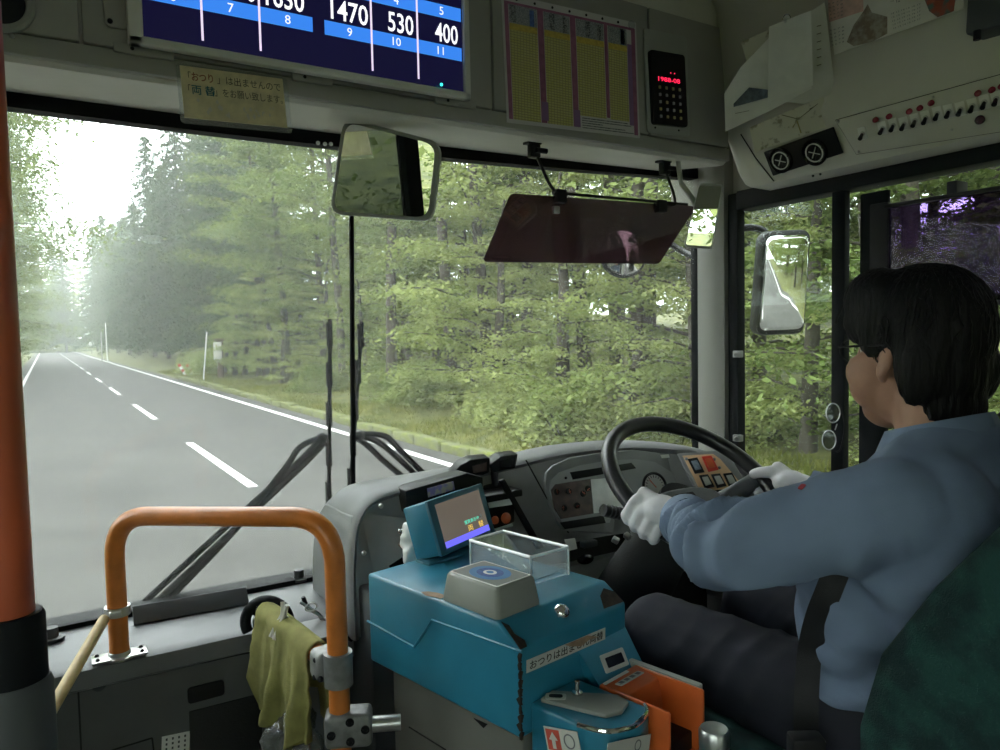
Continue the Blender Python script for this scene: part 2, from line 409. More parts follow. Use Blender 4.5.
# ------------------------------------------------------------------ left wall and rear, with windows
wl = st('wall_left', G().box(XL-.06, XL, YB, .15, ZF, -.45), 'cabin_wall')
st('upper_wall', G().box(XL-.06, XL, YB, 1.75, .45, .86), 'panel', 40, wl)
LP = [(1.75, 1.62), (.18, .1), (-1.2, -1.28), (-2.6, -2.68), (-3.9, -3.98), (-5.2, -5.28), (-6.4, -6.5)]
for a, b in LP: st('window_post', G().box(XL-.05, XL+.01, b, a, ZF if a > .1 else -.45, .45), 'rubber', 40, wl)
st('door_bottom_block', G().box(XL-.05, XL, .15, 1.65, ZF, -.35), 'wall_grey', 40, wl)  # solid lower door put in to block light from the left
st('door_centre_rail', G().box(XL-.04, XL, .84, .92, ZF, .45), 'rubber', 40, wl)
for i in range(6):
    w = thing('window_%d' % (i+8), (XL, LP[i][1]-.6, -.45), kind='structure')
    G().box(XL-.03, XL-.025, LP[i+1][0], LP[i][1], -.35 if i == 0 else -.45, .45).build('pane', 'dim_door_glass' if i == 0 else 'side_glass', w)
wb = st('wall_back', G().box(XL, XR, YB-.06, YB, ZF, -.35), 'cabin_wall')
st('upper_wall', G().box(XL, XR, YB-.06, YB, .45, .86), 'panel', 40, wb)
w = thing('window_14', (.3, YB, -.35), kind='structure')
G().box(XL, XR, YB-.03, YB-.025, -.35, .45).build('pane', 'side_glass', w)
# ------------------------------------------------------------------ fare display monitor
def loc2(M, p): q = M.inverted() @ p; return q.x, q.y
mat('monitor_frame', (.62, .61, .56), .4, bump=.04); mat('screen_navy', (.006, .006, .03), .15, emis=(.004, .0035, .02), es=1.)
mat('screen_blue', (.01, .05, .2), .3, emis=(.035, .20, .72), es=.95); mat('screen_white', (.6, .6, .6), .3, emis=(.95, .95, 1.), es=.85); mat('screen_pink', (.6, .5, .6), .3, emis=(.85, .72, .92), es=.8)
mat('led_teal', (0, .3, .3), .3, emis=(.05, .8, .7), es=1.5)
PM = onY(1.262)
pBL, pBR = PM(128.5, 46), PM(470, 98)
x0, x1, z0 = pBL.x, pBR.x, (pBL.z+pBR.z)/2; z1 = z0+.355
mon = thing('fare_display_monitor', ((x0+x1)/2, 1.275, z0), 'wide fare display monitor showing white fares on navy and blue', 'monitor')
M = frame(((x0+x1)/2, 1.262, (z0+z1)/2), (1, 0, 0), (0, 0, 1)); W, Hh = x1-x0, z1-z0
b = .013
for n_, r in (('bezel', (-W/2, W/2, -Hh/2, -Hh/2+b)), ('bezel', (-W/2, W/2, Hh/2-b, Hh/2)), ('bezel', (-W/2, -W/2+b+.008, -Hh/2, Hh/2)), ('bezel', (W/2-b, W/2, -Hh/2, Hh/2))):
    G().box(*r, -.012, .006, M, .003).build(n_, 'monitor_frame', mon)
G().box(-W/2+.004, W/2-.004, -Hh/2+.004, Hh/2-.004, -.026, -.010, M, .003).build('housing', 'grey_dark', mon)
scr = G().box(-W/2+b*.5, W/2-b*.5, -Hh/2+b*.5, Hh/2-b*.5, -.012, -.002, M).build('screen', 'screen_navy', mon)
def L(px, py): return loc2(M, PM(px, py))
zz = -.0018
def sbox(name, ax0, ax1, ay0, ay1, m, z=zz): return G().box(ax0, ax1, ay0, ay1, z-.0005, z, M).build(name, m, scr)
yb0, yb1 = L(325, 34)[1], L(325, 19.5)[1]
xa0, xa1, xb0, xb1 = L(143, 5)[0], L(313, 25)[0], L(325, 30)[0], L(462, 50)[0]
row = L(463, 19.6)[1]-L(461.6, 58.6)[1]
for k in range(3):
    for a, c in ((xa0, xa1), (xb0, xb1)): sbox('fare_band', a, c, yb0+row*k, yb1+row*k, 'screen_blue')
yl = L(373, 70.5)[1]
for px, py in ((203, 42), (261, 52), (373, 71), (419, 78)):
    x_, y_ = L(px, py); sbox('column_line', x_-.0017, x_+.0017, yl, Hh/2-b, 'screen_pink', -.0012)
hN = .027
for s, px, py in (('6', 173, 0), ('7', 231, 9), ('8', 288, 19), ('9', 350, 32), ('10', 397, 40), ('11', 441, 49)):
    text('fare_numeral', s, M, .0145, 'screen_white', scr, L(px, py)[0], (yb0+yb1)/2, -.0012)
for s, px in (('4', 397), ('5', 442)):
    if s: text('fare_numeral', s, M, .0145, 'screen_white', scr, L(px, 20)[0], (yb0+yb1)/2+row, -.0012)
for s, px, w in (('0', 252, .0155), ('1630', 286, .064), ('1470', 350, .068), ('530', 401, .05), ('400', 446.5, .048)):
    text('fare_numeral', s, M, hN*1.3, 'screen_white', scr, L(px, 20)[0], yb1+.0215, -.0012, w, bold=.012)
G().sphere(M @ V(*L(440, 85.5), .006), .003).build('power_light', 'led_teal', mon)
G().box(.0, .03, -.03, .03, -.04, -.02, M).build('bracket', 'grey_dark', mon)

# ------------------------------------------------------------------ small notice in a clear sleeve under the monitor
mat('notice_paper', (.80, .70, .46), .6, var=.12, vscale=40); mat('ink_black', (.03, .025, .02), .6); mat('ink_red', (.30, .10, .05), .6); mat('ink_teal', (.02, .15, .19), .6); mat('peel', (.72, .66, .58), .7)
PN = onP((0, 1.285, .42), (0, -1, .12))
M, w, h = rect(PN, [(181, 65), (284, 80), (285.5, 127), (183, 118)])
ns = thing('notice_card', M @ V(0, -h/2, 0), 'small yellowed japanese notice card in a clear sleeve under the monitor', 'notice')
c = G().box(-w/2, w/2, -h/2, h/2, 0, .0012, M).build('card', 'notice_paper', ns)
G().rrect(M, w+.014, h+.012, -.001, -.0002, .006, x=.001, y=-.003).build('sleeve', 'clear_plastic', ns)
glassmat('clear_film', (.97, .97, .96), .02)
G().rrect(M, w+.014, h+.012, .003, .0036, .006, x=.001, y=-.003).build('sleeve', 'clear_film', ns)
text('lettering', '「　　　」は出ませんので', M, h*.17, 'ink_black', c, .003, h*.31, .0016, w*.90)
text('lettering', 'おつり', M, h*.17, 'ink_red', c, -w*.30, h*.31, .0016, w*.20, bold=.015)
text('lettering', '「　　　」をお願い致します。', M, h*.17, 'ink_black', c, .003, h*.06, .0016, w*.92)
text('lettering', '両 替', M, h*.19, 'ink_teal', c, -w*.30, h*.06, .0016, w*.22, bold=.015)
random.seed(3)
for i in range(26):
    x_ = random.gauss(w*.12, w*.2); 
    if abs(x_) > w*.44: continue
    y_ = -h*random.uniform(.12, .38); a = random.uniform(.001, .0035); e = random.uniform(.002, .006)
    G().poly([M @ V(x_-a, y_, .0018), M @ V(x_, y_-e, .0018), M @ V(x_+a, y_-e*.2, .0018), M @ V(x_+a*.3, y_+e, .0018)]).build('torn_print', 'peel', c)

# ------------------------------------------------------------------ timetable poster
mat('poster_paper', (.52, .50, .50), .6); mat('table_mauve', (.26, .09, .17), .6, var=.15, vscale=60); mat('table_purple', (.22, .12, .26), .6)
mat('print_dark', (.04, .045, .055), .6, col2=(.25, .25, .26), vscale=400, band=(.45, .55)); mat('print_blue', (.05, .10, .30), .6, var=.3, vscale=200)
mat('print_grey', (.32, .33, .35), .6, col2=(.15, .16, .18), vscale=500, band=(.4, .6)); mat('table_gold', (.50, .37, .07), .6, var=.15, vscale=150)
m = mat('table_yellow', (.47, .43, .14), .6)
nt = m.node_tree; bs = nt.nodes['Principled BSDF']; br = nt.nodes.new('ShaderNodeTexBrick'); br.offset = 0
br.inputs['Color1'].default_value = (.47, .43, .13, 1); br.inputs['Color2'].default_value = (.50, .46, .20, 1); br.inputs['Mortar'].default_value = (.27, .25, .10, 1)
br.inputs['Scale'].default_value = 1; br.inputs['Brick Width'].default_value = .0075; br.inputs['Row Height'].default_value = .0052; br.inputs['Mortar Size'].default_value = .0007; br.inputs['Mortar Smooth'].default_value = 0
tc = nt.nodes.new('ShaderNodeTexCoord'); mp = nt.nodes.new('ShaderNodeMapping'); mp.inputs['Rotation'].default_value = (math.radians(-90), 0, 0); nt.links.new(tc.outputs['Object'], mp.inputs[0]); nt.links.new(mp.outputs[0], br.inputs[0]); nt.links.new(br.outputs[0], bs.inputs['Base Color'])
PT = onY(1.2855)
pTL, pBR2, pBL2 = PT(502, -4), PT(638.6, 139), PT(506, 121)
M, w, h = rect(PT, [(502, -6), (637, 22), (638.6, 139), (506, 121)])
tp = thing('timetable_poster', M @ V(0, -h/2, 0), 'large bus timetable sheet with yellow columns and mauve strips on the header', 'poster')
pp = G().box(-w/2, w/2, -h/2, h/2, -.001, .0004, M).build('sheet', 'poster_paper', tp)
def tb(n_, a, c, d, e, m, z=.001): return G().box(-w/2+w*a, -w/2+w*c, h/2-h*e, h/2-h*d, z-.0006, z, M).build(n_, m, pp)
cols = [(.045, .235), (.285, .47), (.52, .73), (.765, .915)]
for i, (a, c) in enumerate(cols):
    bot = (.97, .97, .87, .87)[i]
    tb('table_block', a, c, .24, bot, 'table_yellow'); tb('table_head', a, c, .22, .27, 'table_gold', .0014)
    tb('column_title', a, c, .07, .22, 'print_grey'); tb('column_title', a+.01+.03*i, a+.045+.03*i, .08, .21, 'print_dark', .0014)
    tb('column_title', c-.05, c-.02, .09, .215, ('print_blue', 'print_dark', 'print_dark', 'print_blue')[i], .0014)
for i, (a, c) in enumerate(((.015, .04), (.24, .28), (.475, .515), (.735, .76), (.955, .985))):
    tb('mauve_strip', a, c, .06, (.97, .97, .97, .86, .98)[i], 'table_mauve', .0012)
tb('mauve_strip', .015, .985, .055, .075, 'table_mauve', .0011); tb('purple_note', .245, .29, .80, .95, 'table_purple', .0016); tb('purple_note', .48, .525, .83, .97, 'table_purple', .0016); tb('purple_note', .92, .955, .2, .9, 'table_purple', .0009)
for k in range(5): tb('note_line', .54, (.9, .93, .7, .88, .95)[k], .885+.02*k, .893+.02*k, 'print_dark')
for k in range(7): G().lathe([(.0028, 0), (.0028, .001), (.0004, .001)], M @ Matrix.Translation((-w/2+w*(.1+.125*k), h/2-h*.03, .0006)), 10).build('eyelet', 'black', pp)
G().lathe([(.009, 0), (.009, .004), (.005, .006), (.001, .006)], M @ Matrix.Translation((w/2-.016, h/2-h*.03, .001)), 16).build('suction_cup', 'clear_plastic', tp)

# ------------------------------------------------------------------ keypad with red figures
mat('led_red', (.3, 0, .02), .3, emis=(1., .02, .08), es=1.6); mat('key_yellow', (.35, .30, .10), .4); mat('key_grey', (.25, .26, .26), .4); mat('key_green', (.08, .22, .16), .4)
M, w, h = rect(onY(1.2855), [(645, 30), (688, 37), (686.7, 138), (644, 131)])
kp = thing('keypad_unit', M @ V(0, -h/2, 0), 'black keypad unit with red led figures on the header', 'keypad')
G().rrect(M, w, h, 0, .004, .006, y=-.0, bev=.001).build('plate', 'grey_plastic', kp)
PK = onY(1.279)
M2, w2, h2 = rect(PK, [(651, 51), (686, 56), (683.6, 128), (649, 123.5)])
bd = G().rrect(M2, w2, h2, -.006, .006, .008, bev=.002).build('body', 'black_gloss', kp)
text('led_figures', '1988-08', M2, .010, 'led_red', bd, 0, h2*.12, .0066, w2*.62)
for dx in (.0, .012): G().sphere(M2 @ V(.006+dx, h2*.22, .006), .0014, None, 8, 6).build('led', 'led_red', bd)
for r in range(5):
    for c in range(4):
        G().box(-.0032, .0032, -.0032, .0032, .006, .0082, M2 @ Matrix.Translation(((c-1.5)*w2*.19, h2*.005-r*h2*.098, 0)), .0006).build('key', ('key_grey' if (r*4+c) % 3 else 'key_yellow') if r not in (0, 4) else ('key_yellow' if r == 0 or c else 'key_grey'), bd)
for x_ in (-w2*.4, w2*.28): G().sphere(M @ V(x_, -h/2+.012, .004), .0025, None, 8, 6).build('screw', 'black', kp)

# ------------------------------------------------------------------ inside mirror on the header
def plate_mirror(name, label, P, corners, n, rim, thick, rad, m_rim, arm=None, cat='mirror', rest=None):
    pass
def rounded_quad(pts, rad, seg=5):
    out = []; n = len(pts)
    for i in range(n):
        a, b, c = pts[i-1], pts[i], pts[(i+1) % n]; p, q = b+(a-b).normalized()*rad, b+(c-b).normalized()*rad
        for j in range(seg+1):
            t = j/seg; out.append(p*(1-t)**2+b*2*t*(1-t)+q*t*t)
    return out
def shrink(pts, d):
    c = sum(pts, Vector())/len(pts); return [p+(c-p).normalized()*d*1.25 for p in pts]
mat('mirror_rim', (.27, .28, .25), .35)
pm = atD(1.50)(386, 170); nm = V(-.62, -.77, -.14).normalized()
PMi = onP(pm, nm)
q = [PMi(343, 117), PMi(441, 142), PMi(432, 222), PMi(329, 214)]
im = thing('inside_mirror', pm+V(0, 0, -.1), 'square grey-rimmed inside mirror hanging over the centre of the windscreen', 'mirror')
o_ = rounded_quad(q, .03); G().prism([p-nm*.024 for p in o_], nm*.024, .003).build('housing', 'mirror_rim', im)
i_ = rounded_quad(shrink(q, .0095), .026); G().prism([p-nm*.004 for p in i_], nm*.005).build('glass', 'mirror', im)
tp_ = (q[0]+q[1])/2-nm*.02
G().tube(fillet([q[0]-nm*.02+V(.02, 0, -.01), q[0]-nm*.03+V(.03, 0, .012), q[0]-nm*.03+V(.075, .01, .012)], .01), .0025, 8).build('hanger', 'grey_dark', im)
ha = pm-nm*.02; G().tube(fillet([ha, ha+V(.02, .05, .05), V(ha.x+.02, ha.y+.05, .455)], .03), .009, 10).build('arm', 'grey_dark', im)

# ------------------------------------------------------------------ tinted sun visor on rods
glassmat('visor_tint', (.075, .055, .075), .10, .0)
glassmat('visor_tint', (.21, .155, .175), .05, .10, veilcol=(.26, .17, .19))
tl, tr_, brr, bl = onY(1.345)(511, 194), onY(1.345)(696, 207), onY(1.468)(659, 264), onY(1.468)(483, 262)
vis = thing('sun_visor', (tl+tr_)/2, 'dark purple tinted sun visor hanging on black rods before the driver', 'visor')
nv = (tr_-tl).cross(bl-tl).normalized()
G().prism([p for p in rounded_quad([tl, tr_, brr, bl], .012)], nv*.003).build('panel', 'visor_tint', vis)
for a, b_ in (((535, 137), (551, 195)), ((666, 155), (672, 206))):
    t0 = onY(1.36)(*a); t1 = onY(1.345)(*b_); t0 = V(t0.x, 1.365, .418); k = V(t1.x, 1.345, t1.z+.006)
    if a[0] < 600: pth = [t0, V(t0.x+.004, 1.36, t0.z-.03), V(t1.x-.006, 1.348, t1.z+.03), V(t1.x+.012, 1.345, t1.z+.006), V(tr_.x-.03, 1.345, tr_.z+.004)]
    else: pth = [t0, V(t0.x, 1.36, t0.z-.03), V(t1.x+.01, 1.348, t1.z+.03), V(t1.x+.012, 1.345, t1.z+.002), V(t1.x-.03, 1.345, t1.z+.002)]
    G().tube(fillet(pth, .012), .0035, 8).build('rod', 'black', vis)
    bk = G().box(-.012, .012, -.010, .010, -.034, .0, Matrix.Translation(t0), .003); bk.tube([t0+V(-.004, -.014, -.02), t0+V(.024, -.014, -.02)], .006, 10); bk.box(-.022, .014, -.012, .012, -.006, .0, Matrix.Translation(t0), .002); bk.build('bracket', 'black', vis)
for px, py in ((560, 196), (661, 206)):
    p = onY(1.345)(px, py); c = G().box(-.014, .014, -.009, .010, -.016, .014, Matrix.Translation(p), .003); c.tube([p+V(-.018, 0, .006), p+V(.018, 0, .006)], .006, 10); c.build('clip', 'black', vis)
p = onY(1.345)(556, 210); G().box(-.008, .008, -.004, .004, -.008, .008, Matrix.Translation(p), .001).build('catch', 'steel', vis)

# ------------------------------------------------------------------ small slanted mirror beside the pillar
pm = onY(1.27)(705, 215); nm = V(-.93, -.28, .05).normalized(); nm = V(-.75, -.66, -.05).normalized(); PS = onP(pm, nm)
q = [PS(699, 183), PS(723, 184), PS(712, 249), PS(684, 247)]
sm_ = thing('pillar_mirror', pm+V(0, 0, -.06), 'narrow slanted mirror on a rod beside the front pillar', 'mirror')
G().prism([p-nm*.022 for p in rounded_quad(q, .008)], nm*.022, .003).build('housing', 'grey_plastic', sm_)
G().prism([p for p in rounded_quad(shrink(q, .005), .007)], nm*.0015).build('glass', 'mirror', sm_)
p0_ = onY(1.34)(678, 162); p0_.z = .418
G().tube([p0_, V(p0_.x+.004, 1.335, .36), pm-nm*.024], .0065, 10).build('rod', 'grey_plastic', sm_)
G().lathe([(.022, 0), (.022, -.005), (.008, -.012), (.001, -.012)], axisframe(V(p0_.x, p0_.y, .425), (0, 0, 1)), 18).build('rod_base', 'panel_light', sm_)
# ------------------------------------------------------------------ things on the console over the driver's window
ec = V(0, -1, 0)
def onface(px, py, d=0.): return PC(px, py)+n_c*d
def cframe(px, py, d=0.): return frame(onface(px, py, d), (0, -1, 0), V(0, -1, 0).cross(n_c)*-1)
M, w, h = rect(PC, [(762, 155), (831, 126), (847, 153), (777, 172)])
vp = thing('air_vent_panel', M @ V(0, -h/2, 0), 'black panel with two round air vents over the pillar', 'air vent')
G().box(-w/2, w/2, -h/2, h/2, 0, .006, M, .002).build('plate', 'black', vp)
for px, py in ((783, 159), (817, 151)):
    q = M.inverted() @ PC(px, py); F = M @ Matrix.Translation((q.x, q.y, .006))
    v = G().lathe([(.030, 0), (.030, .006), (.027, .008), (.024, .006), (.024, 0)], F, 28, False).build('vent_ring', 'black_gloss', vp)
    G().lathe([(.022, .001), (.001, .001)], F, 24).build('vent_back', 'black_matte', v)
    G().lathe([(.0215, .004), (.0215, .0068), (.0192, .0068), (.0192, .004)], F, 28, False).build('vent_edge', 'white', v)
    for k in range(4): G().box(-.018, .018, -.0012, .0012, .002, .006, F @ Matrix.Rotation(.9, 4, 'Z') @ Matrix.Translation((0, (k-1.5)*.009, 0)), .0004).build('vane', 'black', v)
    for a_ in (-.5, .9): G().box(-.013, .015, -.0009, .0009, .006, .0075, F @ Matrix.Rotation(a_, 4, 'Z'), .0003).build('vane_arm', 'white', v)
M, w, h = rect(PC, [(836, 120), (1012, 71), (1012, 129), (857, 154)])
swp = thing('switch_panel', M @ V(0, -h/2, 0), 'beige overhead panel with a row of toggle switches and red lamps', 'switch panel')
pts = [PC(836, 120), PC(1060, 58), PC(1060, 122), PC(857, 154)]
G().prism([p for p in pts], n_c*.0025, .0006).build('plate', 'panel_light', swp)
for i in range(4): G().tube([pts[i]+n_c*.001, pts[(i+1) % 4]+n_c*.001], .0011, 5).build('plate_seam', 'seam', swp)
mat('lamp_red', (.35, .04, .07), .25, coat=.5); mat('lamp_dark', (.10, .02, .03), .25, coat=.5)
zz_ = lambda x, y: (720+x/3.571, y/3.571)
for x, y in ((512, 475), (583, 455), (622, 445), (660, 440), (700, 428), (738, 418), (780, 403), (820, 395), (862, 387), (905, 375), (948, 362), (990, 350), (1034, 338)):
    F = cframe(*zz_(x, y), .0025)
    t = G().box(-.0085, .0085, -.0135, .0135, 0, .0012, F, .0004).build('switch_tag', 'white', swp)
    G().lathe([(.005, 0), (.005, .003), (.003, .004), (.001, .004)], F, 10).build('switch_nut', 'steel', t)
    G().tube([F @ V(0, 0, .002), F @ V(.002, -.006, .018)], [.0028, .0046], 8).build('toggle', 'black', t)
for x, y, m in ((560, 425, 0), (608, 413, 0), (680, 395, 0), (718, 383, 0), (758, 365, 0), (925, 330, 0), (975, 318, 0), (1010, 305, 0), (932, 425, 1)):
    F = cframe(*zz_(x, y), .0025); r = .0056 if not m else .0085
    l = G().lathe([(r, 0), (r, .003), (r*.85, .007), (r*.4, .0095), (.0004, .010)], F, 14).build('lamp', 'lamp_dark' if m else 'lamp_red', swp)
for x, y in ((425, 432), (497, 540), (763, 345), (830, 462)):
    G().sphere(onface(*zz_(x, y), .003), .0028, None, 8, 6).build('screw', 'steel', swp)
for x, y in ((332, 628), (358, 622)):
    G().sphere(onP((1.52, 0, .36), (-.7, 0, -.7))(*zz_(x, y)), .003, None, 8, 6).build('screw', 'black', swp)

# paper sheets hanging in front of the console corner
mat('paper', (.74, .73, .69), .7, var=.05, vscale=30); mat('paper_b', (.62, .61, .56), .7, var=.06, vscale=20); mat('print_slate', (.13, .16, .20), .7, var=.3, vscale=90); mat('sketch', (.16, .15, .09), .7)
mat('map_print', (.60, .58, .48), .7, col2=(.28, .26, .18), vscale=45, band=(.55, .62), detail=6)
n_p = V(-.80, -.52, -.28).normalized()
def sheet(name, px, d, m, label, cat, curl=.004, pins=None):
    p0 = onX(1.385-d)(780, 70); P = onP(p0, n_p); z = [P(*zz_(*q)) for q in px]
    g = G(); c = sum(z, Vector())/len(z); n = len(z)
    # a gently curled sheet: fan of strips with a little sag
    g.prism([q+n_p*curl*math.sin(i*1.7) for i, q in enumerate(z)], n_p*.0006)
    t = thing(name, z[0], label, cat); g.build('sheet', m, t, 60); return t, P
t, P = sheet('paper_sheet', [(105, 455), (370, 345), (383, 452), (125, 545)], -.012, 'map_print', 'hand drawn map sheet hanging lowest of the papers above the vents', 'paper')
G().tube([P(*zz_(*q))+n_p*.003 for q in ((220, 410), (280, 425), (350, 370), (320, 390))], .0009, 5).build('sketch_line', 'sketch', t)
G().tube([P(*zz_(*q))+n_p*.003 for q in ((290, 475), (275, 430), (260, 455))], .0014, 5).build('sketch_line', 'key_yellow', t)
t, P = sheet('paper_sheet', [(325, 40), (375, 8), (412, 330), (300, 372), (205, 360)], -.004, 'paper_b', 'long printed sheet behind the front papers at the console corner', 'paper')
for k in range(6): G().tube([P(*zz_(346, 95+k*28))+n_p*.006, P(*zz_(362, 90+k*28))+n_p*.006], .0008, 4).build('print_line', 'sketch', t)
t, P = sheet('paper_sheet', [(15, 335), (75, 240), (180, 130), (330, 315), (180, 395), (20, 470)], .004, 'paper', 'white sheet with a slate blue print slanting left of the papers', 'paper')
z = [P(*zz_(*q))+n_p*.007 for q in ((50, 370), (105, 312), (172, 320), (172, 348), (50, 382))]; G().poly(z).build('print_block', 'print_slate', t)
G().tube([P(*zz_(55, 405))+n_p*.006, P(*zz_(105, 395))+n_p*.006], .0006, 4).build('print_line', 'sketch', t)
t, P = sheet('paper_sheet', [(175, 95), (325, 38), (333, 305), (170, 365)], .012, 'paper', 'blank white sheet on top of the papers under the bulldog clip', 'paper')
t, P = sheet('paper_sheet', [(75, 150), (180, 105), (180, 190), (95, 220)], -.008, 'map_print', 'small corner of patterned paper showing behind the sheets', 'paper')
p = onX(1.365)(*zz_(238, 66)); cl = thing('bulldog_clip', p, 'round metal clip holding the papers at the console', 'clip')
G().tube([p+Matrix.Rotation(a*.5236, 4, n_p) @ (n_p.orthogonal().normalized()*.008) for a in range(12)], .0014, 6, closed=True).build('ring', 'chrome', cl)
G().box(-.010, .010, -.006, .006, -.012, -.004, Matrix.Translation(p), .002).build('jaw', 'steel', cl)
q0, q1 = onX(1.45)(*zz_(190, 0)), onX(1.45)(*zz_(75, 70))
wh = thing('wire_hook', onX(1.45)(*zz_(72, 240)), 'thin black wire loop behind the papers by the header corner', 'wire')
G().tube(fillet([onX(1.45)(*zz_(72, 240)), onX(1.45)(*zz_(74, 75)), onX(1.45)(*zz_(185, 5)), onX(1.45)(*zz_(300, -40))], .02), .0022, 6).build('wire', 'black', wh)
G().box(-.008, .008, -.008, .008, -.02, .03, Matrix.Translation(onX(1.45)(*zz_(190, 35))), .002).build('wire_clamp', 'black', wh)
# calendar
mat('cal_paper', (.72, .70, .65), .7, var=.05); mat('cal_pink', (.62, .40, .35), .7, var=.15, vscale=60); mat('ink_grey', (.16, .16, .17), .7); mat('print_brown', (.25, .19, .14), .7, col2=(.40, .36, .30), vscale=70, band=(.4, .6)); mat('print_red', (.33, .08, .05), .7, col2=(.10, .16, .14), vscale=40, band=(.45, .55))
n_w = V(-1, 0, -.13).normalized(); PW = onP((1.437, .9, .62), n_w)
cp = [PW(*zz_(*q)) for q in ((375, -120), (860, -190), (872, 32), (410, 196))]
cal = thing('wall_calendar', cp[3], 'calendar sheet with figure drawing on the wall above the switches', 'calendar')
sh = G().prism([p+n_w*.001 for p in cp], n_w*.0008).build('sheet', 'cal_paper', cal)
def cpoly(n_, px, m, d=.0025): G().poly([PW(*zz_(*q))+n_w*d for q in px]).build(n_, m, sh)
cpoly('tinted_month', ((385, -60), (512, -90), (515, 40), (392, 80)), 'cal_pink')
cpoly('drawing', ((455, 150), (480, 90), (515, 40), (530, 15), (545, 45), (600, 60), (600, 120), (545, 150), (480, 165)), 'print_brown'); cpoly('drawing', ((730, -10), (850, -50), (838, 40), (780, 62), (750, 40)), 'print_red', .003)
for bx, by in ((390, 15), (395, 110), (615, 50), (610, -20)):
    for r in range(5 if by > 0 else 3):
        a, b_ = PW(*zz_(bx+2*r, by+13*r)), PW(*zz_(bx+(105 if bx > 600 else 52), by+13*r-(36 if bx > 600 else 14)))
        F = frame((a+b_)/2+n_w*.003, (b_-a), n_w.cross(b_-a)); text('date_row', '12 13 14 15 16 17' if bx > 600 else '5 6 7 8', F, .0028, 'ink_grey', sh, width=(b_-a).length)
text('month_name', '12', frame(PW(*zz_(640, 2))+n_w*.003, (0, -1, 0), n_w.cross(V(0, -1, 0))), .006, 'ink_black', sh)
# grey unit on the upper wall at the right
bx = onX(1.40)
M, w, h = rect(bx, [(966, -40), (1045, -70), (1045, 12), (967, 34)])
un = thing('ceiling_speaker_unit', M @ V(0, -h/2, 0), 'dark grey box with a black knob on the upper wall at the corner', 'speaker')
G().box(-w/2, w/2, -h/2, h/2, -.06, .0, M, .006).build('housing', 'grey_dark', un)
G().lathe([(.03, .0), (.03, .003), (.026, .005), (.022, .003), (.001, .002)], M @ Matrix.Translation((-w*.05, h*.12, 0)), 24).build('grille_ring', 'dash', un)
pk = bx(977, 33); G().tube([pk+V(0, 0, .004), pk+V(0, 0, -.012)], .006, 12).build('knob', 'black', un)

# ------------------------------------------------------------------ tinted shade on the driver's window
mat('shade_frame', (.016, .015, .018), .6)
glassmat('shade_tint', (.40, .32, .52), .004, .008, veilcol=(.20, .17, .27))
PSd = onX(1.565)
a, b_ = PSd(887, 250).y, -.02; zt_, zb_ = PSd(950, 197).z, PSd(950, 305).z
sd = thing('window_shade', (1.565, (a+b_)/2, zb_), 'purple tinted shade hanging inside the driver\'s side window', 'shade')
G().box(1.563, 1.567, b_, a, zb_, zt_).build('film', 'shade_tint', sd)
G().box(1.555, 1.573, b_-.01, a+.002, zt_-.003, zt_+.005, None, .001).build('top_rail', 'shade_frame', sd)
G().box(1.556, 1.572, a-.006, a+.035, zb_-.004, zt_+.01, None, .002).build('side_rail', 'shade_frame', sd)
G().box(1.560, 1.570, b_, a, zb_-.004, zb_+.006, None, .001).build('bottom_rail', 'shade_frame', sd)
G().sphere(PSd(880, 208), .006).build('rail_screw', 'black', sd)
for y in (.1, .8): G().box(1.557, 1.60, y-.01, y+.01, zt_, zt_+.03, None, .002).build('rail_bracket', 'shade_frame', sd)

# ------------------------------------------------------------------ outside mirrors
mat('mirror_shell', (.012, .0125, .013), .4, spec=.3)
pm = V(1.86, 1.43, 0); pm = onX(1.87)(784, 282)
d_ = pm.normalized(); d_ = Vector(ray(775, 258)).normalized(); want = V(.24, -1, -.07).normalized(); nm = (want-d_).normalized(); PO = onP(pm, nm)
q = [PO(764, 231), PO(812, 229), PO(805, 334), PO(756, 336)]
om = thing('outside_mirror', pm+V(0, 0, -.16), 'tall outside rear-view mirror on a bent grey arm beyond the driver\'s window', 'mirror')
G().prism([p-nm*.045 for p in rounded_quad(q, .034)], nm*.045, .008).build('shell', 'mirror_shell', om)
cg = [p for p in rounded_quad(shrink(q, .014), .026)]; cc = sum(cg, Vector())/len(cg)
def dome(p): return p+nm*(.008-(p-cc).length_squared/(2*1.6))
G().loft([[dome(cc.lerp(p, k/14)) for p in cg] for k in range(1, 15)], True, True).build('glass', 'mirror', om, 180)
back = pm-nm*.05
arm = [V(1.66, 1.72, .12), onY(1.86)(682, 250), onX(1.83)(712, 236), onX(1.83)(742, 228), onX(1.85)(758, 229), (q[0]+q[1])/2-nm*.03]
arm = [onY(1.90)(662, 238), onY(1.86)(684, 252), onX(1.84)(712, 262), onX(1.84)(728, 236), onX(1.84)(745, 228), onX(1.86)(762, 230), onX(1.87)(772, 240)-nm*.02]
G().tube(spline(arm, 6), .011, 10).build('arm', 'mirror_shell', om)
G().tube([arm[2], V(1.72, 1.60, arm[2].z), V(1.69, 1.58, arm[2].z)], .012, 10).build('arm_bracket', 'mirror_shell', om)
pm = onY(1.98)(624, 253); nm = V(-.35, -.93, .1).normalized(); R_ = .085
rm = thing('outside_round_mirror', pm-V(0, 0, R_), 'round convex outside mirror seen behind the tinted visor', 'mirror')
F = axisframe(pm, nm); G().lathe([(R_, -.02), (R_, .0), (R_*.95, .006), (R_*.9, .004)], F, 32).build('shell', 'mirror_shell', rm)
G().lathe([(R_*.9, .004), (R_*.7, .012), (R_*.4, .019), (.001, .022)], F, 32).build('glass', 'mirror', rm)
G().tube(spline([pm-nm*.02, onY(1.93)(640, 230), onY(1.9)(662, 238)], 6), .009, 10).build('arm', 'mirror_shell', rm)

